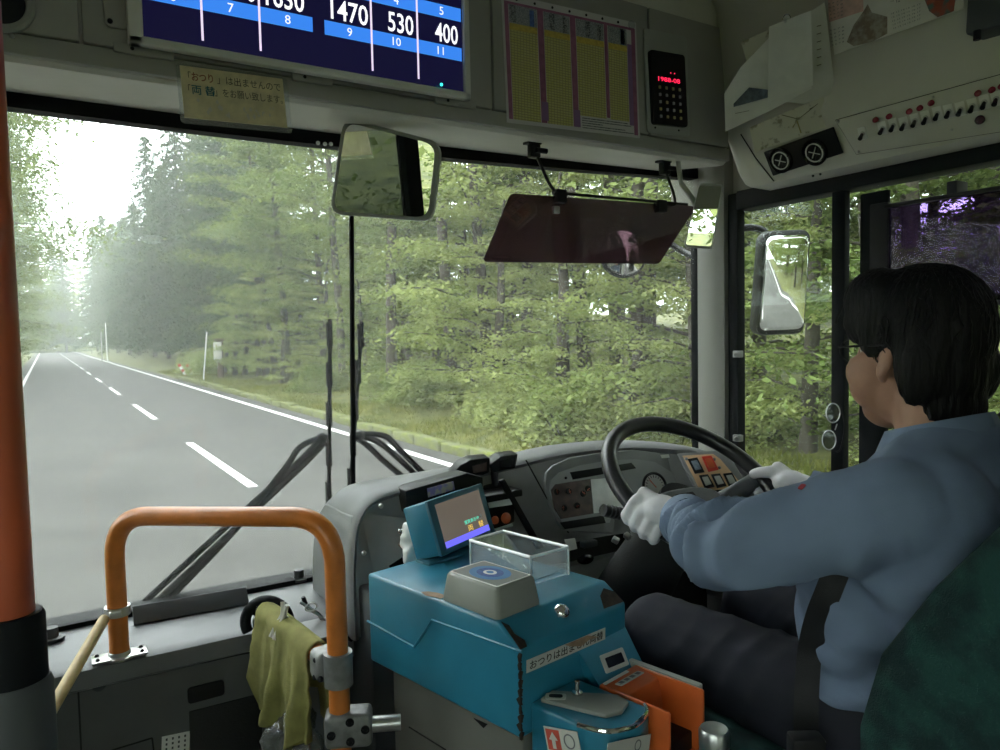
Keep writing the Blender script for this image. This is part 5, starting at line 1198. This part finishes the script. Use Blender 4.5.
# ------------------------------------------------------------------ outside: road, verge, kerb
def roadmat(name, c1, c2, rough=.85):
    m = mat(name, c1, rough, col2=c2, vscale=.9, detail=8, band=(.3, .7), bump=.35, bscale=60); return m
roadmat('asphalt', (.050, .048, .045), (.076, .073, .068))
mat('road_paint', (.72, .72, .70), .7, var=.12, vscale=6)
mat('soil', (.05, .055, .03), .95, col2=(.10, .12, .035), vscale=.8, bump=.4, bscale=8)
mat('moss', (.055, .065, .02), .95, col2=(.17, .17, .05), vscale=2.2, bump=.5, bscale=25)
mat('kerb_stone', (.11, .11, .075), .95, col2=(.14, .16, .03), vscale=5, bump=.4, bscale=40)
ZR = -H0
def rx(y): return -.0000*y*y      # straight road here
road = st('road', G().box(-1.65, 5.62, -60, 230, ZR-.3, ZR), 'asphalt')
def line(x0, x1, y0, y1): return st('road_line', G().box(x0, x1, y0, y1, ZR, ZR+.006), 'road_paint', 40, road)
line(-1.06, -.92, -60, 200); line(5.00, 5.15, -60, 200)
y = 6.6-10*7
Pg = onZ(ZR)
a, b = Pg(187, 443).y, Pg(252, 487).y
ln = abs(a-b); c1, c2 = Pg(130, 404).y, Pg(157, 419).y
y = min(a, b); step = min(c1, c2)-y
for i in range(-5, 18): line(2.18, 2.31, y+step*i, y+step*i+ln)
def ground(name, x0, x1, xa, mt, seed, nx=24, ny=130, amp=.25, y0=-60, y1=230, edge=None):
    g = G(); vs = []
    for j in range(ny+1):
        yy = lerp(y0, y1, j/ny); row = []
        for i in range(nx+1):
            t = i/nx; xx = lerp(x0, x1, t); d = abs(xx-xa)
            zz = ZR+min(d*.10, .12)+min(max(d-2.0, 0)*.12, 3.)*1.+(noise.noise(Vector((xx*.35+seed, yy*.35, 0)))*amp*min(1, d/2))
            row.append(V(xx, yy, zz))
        vs.append(row)
    g.loft(vs, closed=False, cap=False); return st(name, g, mt, 180)
vr = ground('verge_right', 5.62, 60, 5.62, 'moss', 3, 40)
vl = ground('verge_left', -60, -1.65, -1.65, 'moss', 9, 40)
# mossy kerb stones
kb = thing('kerb', (5.6, 22, ZR), kind='structure')
random.seed(4)
y = 3.2
kme = []
for s in range(5):
    g = G(); L = .95
    g.box(-.11, .11, 0, L, -.1, .17, None, .03, 2)
    for v in g.bm.verts: v.co += V(noise.noise(v.co*6+V(s, 0, 0)), noise.noise(v.co*5+V(0, s, 0))*.4, noise.noise(v.co*6+V(0, 0, s)))*.03
    me = g.mesh('kerb_stone', 60); me.materials.append(MATS['kerb_stone']); kme.append(me)
for i in range(38):
    o = bpy.data.objects.new('kerb_stone', random.choice(kme)); COL.objects.link(o); o.parent = kb
    o.location = V(5.66+random.uniform(-.02, .02), y+i*.985, ZR+random.uniform(-.02, .015))-kb.location; o.rotation_euler = (random.uniform(-.03, .03), random.uniform(-.04, .04), random.uniform(-.03, .03))

# ------------------------------------------------------------------ trees
def leafmat(name, c1, c2, tr=.45):
    m = bpy.data.materials.new(name); m.use_nodes = True; nt = m.node_tree; nt.nodes.clear()
    out = nt.nodes.new('ShaderNodeOutputMaterial'); d = nt.nodes.new('ShaderNodeBsdfDiffuse'); t = nt.nodes.new('ShaderNodeBsdfTranslucent'); mx = nt.nodes.new('ShaderNodeMixShader')
    mx.inputs[0].default_value = tr; tc = nt.nodes.new('ShaderNodeTexCoord'); n = nt.nodes.new('ShaderNodeTexNoise'); n.inputs['Scale'].default_value = 1.6; n.inputs['Detail'].default_value = 6
    oi = nt.nodes.new('ShaderNodeObjectInfo'); ad = nt.nodes.new('ShaderNodeMath'); ad.operation = 'MULTIPLY_ADD'; ad.inputs[1].default_value = .35; ad.inputs[2].default_value = -.17
    s = nt.nodes.new('ShaderNodeMath'); r = nt.nodes.new('ShaderNodeValToRGB'); r.color_ramp.elements[0].position = .3; r.color_ramp.elements[1].position = .72
    r.color_ramp.elements[0].color = (*c1, 1); r.color_ramp.elements[1].color = (*c2, 1)
    nt.links.new(tc.outputs['Object'], n.inputs[0]); nt.links.new(oi.outputs['Random'], ad.inputs[0]); nt.links.new(n.outputs['Fac'], s.inputs[0]); nt.links.new(ad.outputs[0], s.inputs[1])
    nt.links.new(s.outputs[0], r.inputs[0]); nt.links.new(r.outputs[0], d.inputs[0]); nt.links.new(r.outputs[0], t.inputs[0])
    nt.links.new(d.outputs[0], mx.inputs[1]); nt.links.new(t.outputs[0], mx.inputs[2]); nt.links.new(mx.outputs[0], out.inputs[0]); MATS[name] = m
leafmat('leaf_broad', (.105, .15, .045), (.27, .325, .115))
leafmat('leaf_yellow', (.17, .225, .065), (.41, .45, .18))
leafmat('leaf_conifer', (.03, .055, .025), (.075, .105, .045), .2)
leafmat('grass_blade', (.08, .11, .022), (.22, .22, .06), .3)
mat('bark', (.07, .06, .048), .95, bump=.6, bscale=18, var=.3, vscale=6, stretch=(1, 1, .2))
rng = np.random.default_rng(7)
def leafmesh(name, cen, size, droop=.35, aspect=.55):
    """a small four-sided leaf at each point"""
    n = len(cen); a = rng.uniform(0, 2*np.pi, n); d = np.stack([np.cos(a), np.sin(a), rng.normal(-droop, .35, n)], 1); d /= np.linalg.norm(d, axis=1)[:, None]
    s = np.cross(d, rng.normal(size=(n, 3))*.45+np.array([0, 0, 1])); s /= np.linalg.norm(s, axis=1)[:, None]
    L = size*rng.uniform(.6, 1.3, n)[:, None]; W = L*aspect*.5
    v = np.stack([cen, cen+d*L*.5+s*W, cen+d*L, cen+d*L*.5-s*W], 1).reshape(-1, 3)
    me = bpy.data.meshes.new(name); me.vertices.add(n*4); me.vertices.foreach_set('co', v.ravel())
    me.loops.add(n*4); me.loops.foreach_set('vertex_index', np.arange(n*4, dtype=np.int32)); me.polygons.add(n); me.polygons.foreach_set('loop_start', np.arange(0, n*4, 4, dtype=np.int32))
    me.update(calc_edges=True); me.validate(); return me
TS = (-.3/10, .1, .25, .4, .55, .7, .85, 1.001)
def broad_tree(h, spread, nb, nl, size, seed, low=.12):
    r = np.random.default_rng(seed); random.seed(seed)
    tr = G(); top = V(r.normal(0, .5), r.normal(0, .5), h)
    path = [V(0, 0, -.3)]+[V(top.x*t+noise.noise(V(seed, t*3, 0))*.35*t, top.y*t+noise.noise(V(seed, t*3, 9))*.35*t, h*t) for t in (.1, .25, .4, .55, .7, .85, 1)]
    tr.tube(path, [.17, .14, .13, .115, .10, .08, .05, .02], 9); pts = []
    for i in range(nb):
        t = low+(1-low)*(i+.5)/nb; j = max(k for k in range(7) if TS[k] <= t); base = path[j].lerp(path[j+1], (t-TS[j])/(TS[j+1]-TS[j]))
        a = i*2.4+r.uniform(-.4, .4); L = spread*(1-.55*t)*r.uniform(.65, 1.15); e = base+V(math.cos(a)*L, math.sin(a)*L, L*r.uniform(-.05, .35)); mid = base.lerp(e, .5)+V(0, 0, L*.08)
        tr.tube([base, mid, e], [.035, .022, .006], 5)
        # flat sprays of leaves along the branch
        m = nl//nb; q = r.uniform(.15, 1.08, m)**.8; spn = r.normal(0, 1, (m, 3))*np.array([.33, .33, .10])*L*.55*(.35+.65*q[:, None])
        b = np.array(base)*(1-q)[:, None]**2+2*(q*(1-q))[:, None]*np.array(mid)+(q**2)[:, None]*np.array(e)
        c = b+spn; c[:, 2] -= .12*np.abs(spn[:, 0])+.12*np.abs(spn[:, 1]); pts.append(c)
    return tr.mesh('trunk', 60), leafmesh('foliage', np.concatenate(pts), size)
def conifer_tree(h, spread, nb, nl, seed):
    r = np.random.default_rng(seed); tr = G(); tr.tube([V(0, 0, -.3), V(0, 0, h*.5), V(0, 0, h)], [.2, .12, .02], 8); pts = []
    for i in range(nb):
        t = .10+.90*(i+.5)/nb; a = i*2.39996; L = spread*(1-t)**.6*r.uniform(.75, 1.1)+.2; m = max(6, int(nl/nb*(.3+1.4*(1-t))))
        q = r.uniform(0.05, 1, m); z = h*t+L*(.10*q-.42*q*q); sd = r.normal(0, .16, m)*L*(.3+q*.7)
        c = np.stack([np.cos(a)*L*q-np.sin(a)*sd, np.sin(a)*L*q+np.cos(a)*sd, z-np.abs(sd)*.3+r.normal(0, .06, m)], 1); pts.append(c)
        tr.tube([V(0, 0, h*t), V(math.cos(a)*L*.5, math.sin(a)*L*.5, h*t), V(math.cos(a)*L*.9, math.sin(a)*L*.9, h*t-L*.25)], [.025, .015, .005], 4)
    return tr.mesh('trunk', 60), leafmesh('foliage', np.concatenate(pts), .3, .6, .35)
def bush_mesh(seed, n, rx_, rz, size):
    r = np.random.default_rng(seed); a = r.normal(size=(n, 3)); a /= np.linalg.norm(a, axis=1)[:, None]; a *= (r.uniform(.35, 1.05, n)**.5)[:, None]
    a *= 1+.25*np.sin(a[:, :1]*7+seed)*np.cos(a[:, 1:2]*6); a[:, 2] = np.abs(a[:, 2]); c = a*np.array([rx_, rx_, rz])
    tr = G()
    for i in range(6): q = Vector(c[i]); tr.tube([V(0, 0, -.15), q*.5+V(0, 0, .1), q*.9], [.02, .012, .004], 5)
    return tr.mesh('stem', 60), leafmesh('foliage', c, size, .2, .6)
KINDS = {
 'broad': ([broad_tree(11, 3.4, 44, 30000, .125, 11, .05), broad_tree(13, 3.8, 48, 33000, .13, 12, .14), broad_tree(9, 3.0, 38, 26000, .115, 13, .03)], 'leaf_broad', 'broadleaf_tree'),
 'light': ([broad_tree(10, 3.2, 38, 26000, .115, 21, .05), broad_tree(12, 3.6, 40, 28000, .12, 22, .12)], 'leaf_yellow', 'broadleaf_tree'),
 'tall': ([broad_tree(12, 3.0, 26, 17000, .12, 61, .36), broad_tree(14, 3.2, 28, 18000, .12, 62, .42)], 'leaf_broad', 'broadleaf_tree'),
 'spread': ([broad_tree(14, 5.2, 40, 34000, .17, 63, .30)], 'leaf_broad', 'broadleaf_tree'),
 'conifer': ([conifer_tree(16, 3.5, 130, 24000, 31), conifer_tree(18, 3.8, 140, 26000, 32)], 'leaf_conifer', 'conifer_tree'),
 'sapling': ([broad_tree(4.2, 1.9, 22, 11000, .085, 51, .04), broad_tree(5.2, 2.1, 24, 12000, .085, 52, .05)], 'leaf_yellow', 'young_tree'),
 'bush': ([bush_mesh(41, 4500, 1.0, 1.1, .10), bush_mesh(42, 4500, 1.2, .9, .11)], 'leaf_yellow', 'roadside_bush')}
for k, (ms, lm, nm) in KINDS.items():
    for a, b in ms: a.materials.append(MATS['bark']); b.materials.append(MATS[lm])
def gz(x, y):
    xa = 5.62 if x > 2 else -1.65; d = abs(x-xa); seed = 3 if x > 2 else 9
    return ZR+min(d*.10, .12)+min(max(d-2, 0)*.12, 3.)+noise.noise(Vector((x*.35+seed, y*.35, 0)))*.25*min(1, d/2)-.05
def plant(kind, x, y, s, label, cat, group, rz=None, z=None):
    ms, lm, nm = KINDS[kind]; a, b = random.choice(ms)
    t = thing(nm, (x, y, gz(x, y) if z is None else z), label, cat, group); t.rotation_euler.z = random.uniform(0, 6.28) if rz is None else rz; t.scale = (s, s, s*random.uniform(.95, 1.1))
    for n, me in (('trunk' if kind != 'bush' else 'stem', a), ('foliage', b)):
        o = bpy.data.objects.new(n, me); COL.objects.link(o); o.parent = t
    return t
random.seed(21)
LB = {'broad': ('leafy green broadleaf tree in the forest beside the road', 'tree', 'broadleaf trees along the road'),
      'light': ('pale yellow-green broadleaf tree at the forest edge', 'tree', 'pale trees at the forest edge'),
      'tall': ('tall slim tree with a long bare trunk at the forest edge', 'tree', 'slim trees with bare trunks'),
      'spread': ('broad crowned tree reaching over the road', 'tree', 'trees reaching over the road'),
      'conifer': ('tall dark conifer standing in the mist', 'tree', 'misty conifers'),
      'sapling': ('slender young tree with light leaves under the forest edge', 'tree', 'young trees under the forest edge'),
      'bush': ('low leafy bush on the mossy verge', 'bush', 'bushes on the verge')}
def add(kind, x, y, s):
    lab, cat, grp = LB[kind]
    if kind in ('broad', 'light', 'conifer', 'tall', 'spread'):
        tone = {'broad': 'green broadleaf tree', 'light': 'pale yellow-green broadleaf tree', 'conifer': 'dark conifer', 'tall': 'slim bare-trunked tree', 'spread': 'wide-crowned tree'}[kind]
        if y < -14: w = 'standing along the road already passed, seen only in mirrors'
        elif x < 0: w = ('left of the road near the orange pole' if y < 50 else 'left of the road, fading into the mist')
        elif y > 160: w = 'closing off the far misty end of the road'
        elif x < 10.2: w = ('at the front of the forest beyond the driver\'s window' if y < 7 else 'at the front of the forest right of the road' if y < 40 else 'lining the right of the road in the mist')
        elif x < 13.6: w = ('in the second row beyond the driver\'s window' if y < 9 else 'in the second row of the forest right of the road')
        else: w = 'deep inside the forest behind the front rows'
        lab, grp = tone+' '+w, tone+'s '+w
    if kind in ('bush', 'sapling'):
        w = 'left of the road' if x < 0 else 'beyond the driver\'s window' if y < 8 else 'behind the near kerb stones' if y < 20 else 'halfway along the kerb' if y < 32 else 'near the wooden post at the kerb end'
        tone = 'low leafy bush on the mossy verge' if kind == 'bush' else 'slender light-leaved young tree at the forest edge'
        lab, grp = tone+' '+w, ('bushes ' if kind == 'bush' else 'young trees ')+w
    plant(kind, x, y, s, lab, cat, grp)
# right-hand forest seen through the windscreen and the driver's window
for row, (x0, dx, y0, y1, st_) in enumerate(((9.2, .9, -16, 36, 4.6), (12.4, 1.4, -14, 44, 4.4), (17., 2., -10, 60, 5.6), (24., 2.5, -6, 70, 7.))):
    y = y0
    while y < y1:
        k = random.choices(('broad', 'light', 'conifer'), ((3, 5, .0), (5, 3, .2), (5, 1, .8), (4, 0, 2))[row])[0]
        xx = x0+random.uniform(-dx, dx); add(k, xx, y+random.uniform(-1, 1), random.uniform(.8, 1.15)*(1 if row else .9)); y += st_*random.uniform(.85, 1.2)
y = -8
while y < 40:
    add('sapling', random.uniform(7.6, 10.2), y, random.uniform(.7, 1.1)); y += random.uniform(1.3, 2.2)
for x, y in ((8.2, 19.2), (9.1, 17.2), (8.7, 24.5), (9.4, 14.2), (9.7, 12.3), (10.2, 27.5), (9., 10.1), (8.7, 8.2), (8.4, 30), (9.6, 21.5), (10.4, 11.2), (8.6, 5.2), (9.2, 2.6), (8.9, -1.5)):
    add('tall', x, y, random.uniform(.85, 1.1))
# conifers on the right further down the road
for x, y, s in ((11.2, 44, 1.0), (12.6, 50, 1.05), (11.2, 57, .95), (15, 60, 1.15), (11.5, 68, 1.), (13.5, 76, 1.1), (11, 86, 1.), (12, 97, 1.), (10.8, 110, 1.1), (10.5, 128, 1.1), (17, 90, 1.2), (10.5, 150, 1.2), (9.4, 47, .95), (9.6, 53, 1.), (9.2, 62, 1.05), (9.4, 72, 1.), (9.2, 80, 1.1), (9., 92, 1.1), (9., 103, 1.1), (8.8, 118, 1.2), (8.6, 136, 1.2), (8.4, 158, 1.2), (14, 55, 1.2), (15, 70, 1.3), (15, 110, 1.3), (3.5, 165, 1.), (-.5, 172, .9)):
    add('conifer', x, y, s)
# forest behind the bus, seen in the mirrors
for y in range(-64, -15, 6):
    add(random.choice(('broad', 'light')), 9.+random.uniform(-1, 1), y, random.uniform(.9, 1.2)); add('broad', 14+random.uniform(-2, 2), y+3, 1.2); add('broad', -6+random.uniform(-1, 1), y+2, 1.1)
for x in (-3, 1.5, 6): add('broad', x, -85, 1.5)
# left side of the road
for x, y, s, k in ((-3.6, 34, 1.15, 'spread'), (-3.6, 43, 1.3, 'spread'), (-4., 56, 1.4, 'spread'), (-4., 70, 1.4, 'spread'), (-3.4, 32, 1.5, 'tall'), (-3.0, 38, 1.75, 'tall'), (-3.9, 41, 1.6, 'tall'), (-3.2, 47, 1.8, 'tall'), (-4., 53, 1.7, 'tall'), (-5.4, 58, 1.6, 'broad'), (-5.6, 66, 1.6, 'broad'), (-5.4, 76, 1.6, 'broad'), (-8.6, 50, 1.3, 'conifer'), (-8., 64, 1.2, 'conifer'), (-3.4, 57, 1.6, 'broad'), (-3.2, 68, 1.4, 'broad'), (-2.9, 80, 1.3, 'light'), (-3.6, 92, 1.2, 'broad'), (-5, 110, 1.2, 'broad'), (-4.6, 128, 1.2, 'broad'), (-4.8, 150, 1.3, 'broad'), (-4.4, 168, 1.3, 'broad'), (-3, 176, 1.2, 'broad'), (-.5, 178, 1.2, 'light'), (2., 176, 1.2, 'broad'), (4.5, 178, 1.3, 'broad'), (7, 174, 1.3, 'light'), (0, 205, 1.6, 'broad'), (6, 208, 1.6, 'broad'), (-6, 205, 1.6, 'broad'), (12, 200, 1.6, 'broad'), (-1., 192, 1.2, 'conifer'), (2.5, 195, 1.2, 'conifer'), (7.5, 180, 1.2, 'broad'), (-5.2, 16, .8, 'broad'), (-6.0, 24, 1., 'broad'), (-5.0, 32, .95, 'light'), (-6.5, 40, 1.05, 'broad'), (-5.2, 49, 1., 'broad'), (-8.5, 60, 1.1, 'conifer'), (-5.0, 72, 1., 'broad'), (-7, 85, .9, 'conifer'), (-5, 100, .9, 'broad'), (-6.5, 118, .8, 'conifer'), (-4.3, 140, .8, 'broad'), (-3.8, 160, .9, 'broad'), (-9, 30, 1.2, 'broad'), (-10, 55, 1.2, 'conifer'), (-10, 18, 1.1, 'broad'),
                   (-5.5, 8, .8, 'broad'), (-5., 1, .85, 'light'), (-6, -6, .9, 'broad'), (-5.2, -13, .9, 'broad'), (-8.5, -2, 1.1, 'broad')):
    add(k, x, y, s)
for i in range(34):
    y = random.uniform(2, 46)
    if 26 < y < 39: continue
    add('bush', random.uniform(7.4, 9.2), y, random.uniform(.5, 1.0))
for x, y, s in ((7.4, 41, 1.2), (8.2, 43, 1.3), (7.2, 45, 1.1), (9.2, 39, 1.2), (9.6, 42, 1.5), (-3.4, 30, .8), (-3.6, 42, .9), (-3.8, 55, 1.), (-3.5, 20, .7)): add('bush', x, y, s)
for x in (-3., -.5, 2., 4.5, 7., 9.5): add('bush', x, 171+x*.3, 2.6)
# short grass on the verge
def grass(name, x0, x1, y0, y1, n, seed, label):
    r = np.random.default_rng(seed); x = x0+(x1-x0)*r.uniform(0, 1, n); y = y0+(y1-y0)*r.uniform(0, 1, n)**1.6
    z = np.array([gz(a, b)+.03 for a, b in zip(x, y)]); h = r.uniform(.05, .16, n); a = r.uniform(0, 6.28, n); w = .012
    l = r.normal(0, .05, (n, 2))
    v = np.stack([np.stack([x-np.cos(a)*w, y-np.sin(a)*w, z], 1), np.stack([x+np.cos(a)*w, y+np.sin(a)*w, z], 1), np.stack([x+l[:, 0], y+l[:, 1], z+h], 1)], 1).reshape(-1, 3)
    me = bpy.data.meshes.new(name); me.from_pydata(v.tolist(), [], [(3*i, 3*i+1, 3*i+2) for i in range(n)]); put(name, me, 'grass_blade', None, label, 'grass', None, 'stuff')
grass('grass', 5.8, 8.6, 2, 50, 42000, 1, 'short mossy yellow-green grass on the verge behind the kerb')
grass('grass', -4.5, -1.7, 4, 60, 9000, 2, 'thin grass along the road beside the solid edge line')
# ------------------------------------------------------------------ posts and signs by the road
mat('post_white', (.7, .7, .68), .5); mat('post_grey', (.35, .35, .33), .6); mat('post_brown', (.12, .09, .06), .8); mat('barrier_red', (.5, .08, .05), .5)
def post(px, py0, py1, r, m, name, label, cat, lean=0, y=None):
    p = Pg(px, py0)
    if y: d = ray(px, py0); p = Vector(d*(y/d[1])); p.z = gz(p.x, y) if p.x > 5.7 or p.x < -1.7 else ZR
    d = ray(px, py1); q = Vector(d*(p.y/d[1])); h = q.z-p.z
    t = thing(name, p, label, cat); g = G(); g.tube([p-V(0, 0, .1), p+V(lean, 0, h)], r, 10); g.build('pole', m, t); return t, p, h
t, p, h = post(107, 355.5, 323, .06, 'post_white', 'marker_post', 'slim white marker post standing at the bend of the road', 'post', 0, 84)
G().sphere(p+V(0, 0, h), .07).build('cap', 'post_grey', t)
t, p, h = post(102, 356.5, 333, .05, 'post_grey', 'marker_post', 'thin grey marker post just before the white one at the bend', 'post', 0, 86)
G().sphere(p+V(0, 0, h), .06).build('cap', 'post_white', t)
t, p, h = post(203, 377, 333, .035, 'post_white', 'marker_post', 'leaning white stake among the bushes by the kerb', 'post', .25, 37)
G().sphere(p+V(.25, 0, h), .04).build('cap', 'post_white', t)
t, p, h = post(221, 377, 340, .16, 'post_brown', 'wooden_post', 'dark wooden post with a pale notice board beside the kerb bushes', 'post', 0, 37)
b = G().box(p.x-.32, p.x+.05, p.y-.2, p.y-.14, p.z+h*.45, p.z+h*.95, None, .01).build('notice_board', 'offwhite', t)
G().box(p.x-.22, p.x+.22, p.y-.22, p.y+.22, p.z+h-.05, p.z+h+.08, None, .02).build('post_cap', 'post_brown', t)
t, p, h = post(17.5, 372, 322, .05, 'post_grey', 'road_sign', 'grey post with two round discs at the roadside by the orange pole', 'sign')
for dz in (0., -.55):
    d = G().lathe([(.001, 0), (.28, 0), (.28, .02), (.001, .02)], axisframe(p+V(0, -.08, h+dz), (0, -1, 0)), 24).build('sign_disc', 'post_white', t)
    G().lathe([(.001, .021), (.18, .021), (.18, .022), (.001, .022)], axisframe(p+V(0, -.08, h+dz), (0, -1, 0)), 24).build('sign_face', 'post_grey', d)
t, p, h = post(92, 354.5, 344, .06, 'post_grey', 'road_sign', 'small round white sign at the far end of the road', 'sign')
d = G().lathe([(.001, 0), (.4, 0), (.4, .03), (.001, .03)], axisframe(p+V(0, -.1, h), (0, -1, 0)), 24).build('sign_disc', 'post_white', t)
for i, px in enumerate((187, 195)):
    p = Pg(px, 377); t = thing('road_barrier', p, ('red and white striped barrier plank leaning beside the kerb end', 'red and white barrier plank nearer to the wooden post')[i], 'barrier')
    for k in range(5): G().box(-.07, .07, -.02, .02, k*.16, k*.16+.15, Matrix.Translation(p) @ Matrix.Rotation(-.5, 4, 'Y'), .005).build('stripe', 'barrier_red' if k % 2 == 0 else 'white', t)
# ------------------------------------------------------------------ mist over the road
m = bpy.data.materials.new('mist'); m.use_nodes = True; nt = m.node_tree; nt.nodes.clear()
o_ = nt.nodes.new('ShaderNodeOutputMaterial'); vs = nt.nodes.new('ShaderNodeVolumeScatter'); vs.inputs['Color'].default_value = (.082, .084, .082, 1); vs.inputs['Density'].default_value = .028
vs.inputs['Anisotropy'].default_value = .2
nt.links.new(vs.outputs[0], o_.inputs['Volume']); MATS['mist'] = m
put('mist', G().box(-70, 70, 3, 240, ZR-1, ZR+15).mesh('mist', 0), 'mist', None, 'thin white mist hanging over the road and the trees', 'mist', None, 'stuff')
# ------------------------------------------------------------------ lift the whole place so that the road lies at height zero
bpy.context.view_layer.update()
for o in list(SC.objects):
    if o.parent is None: o.location.z += H0
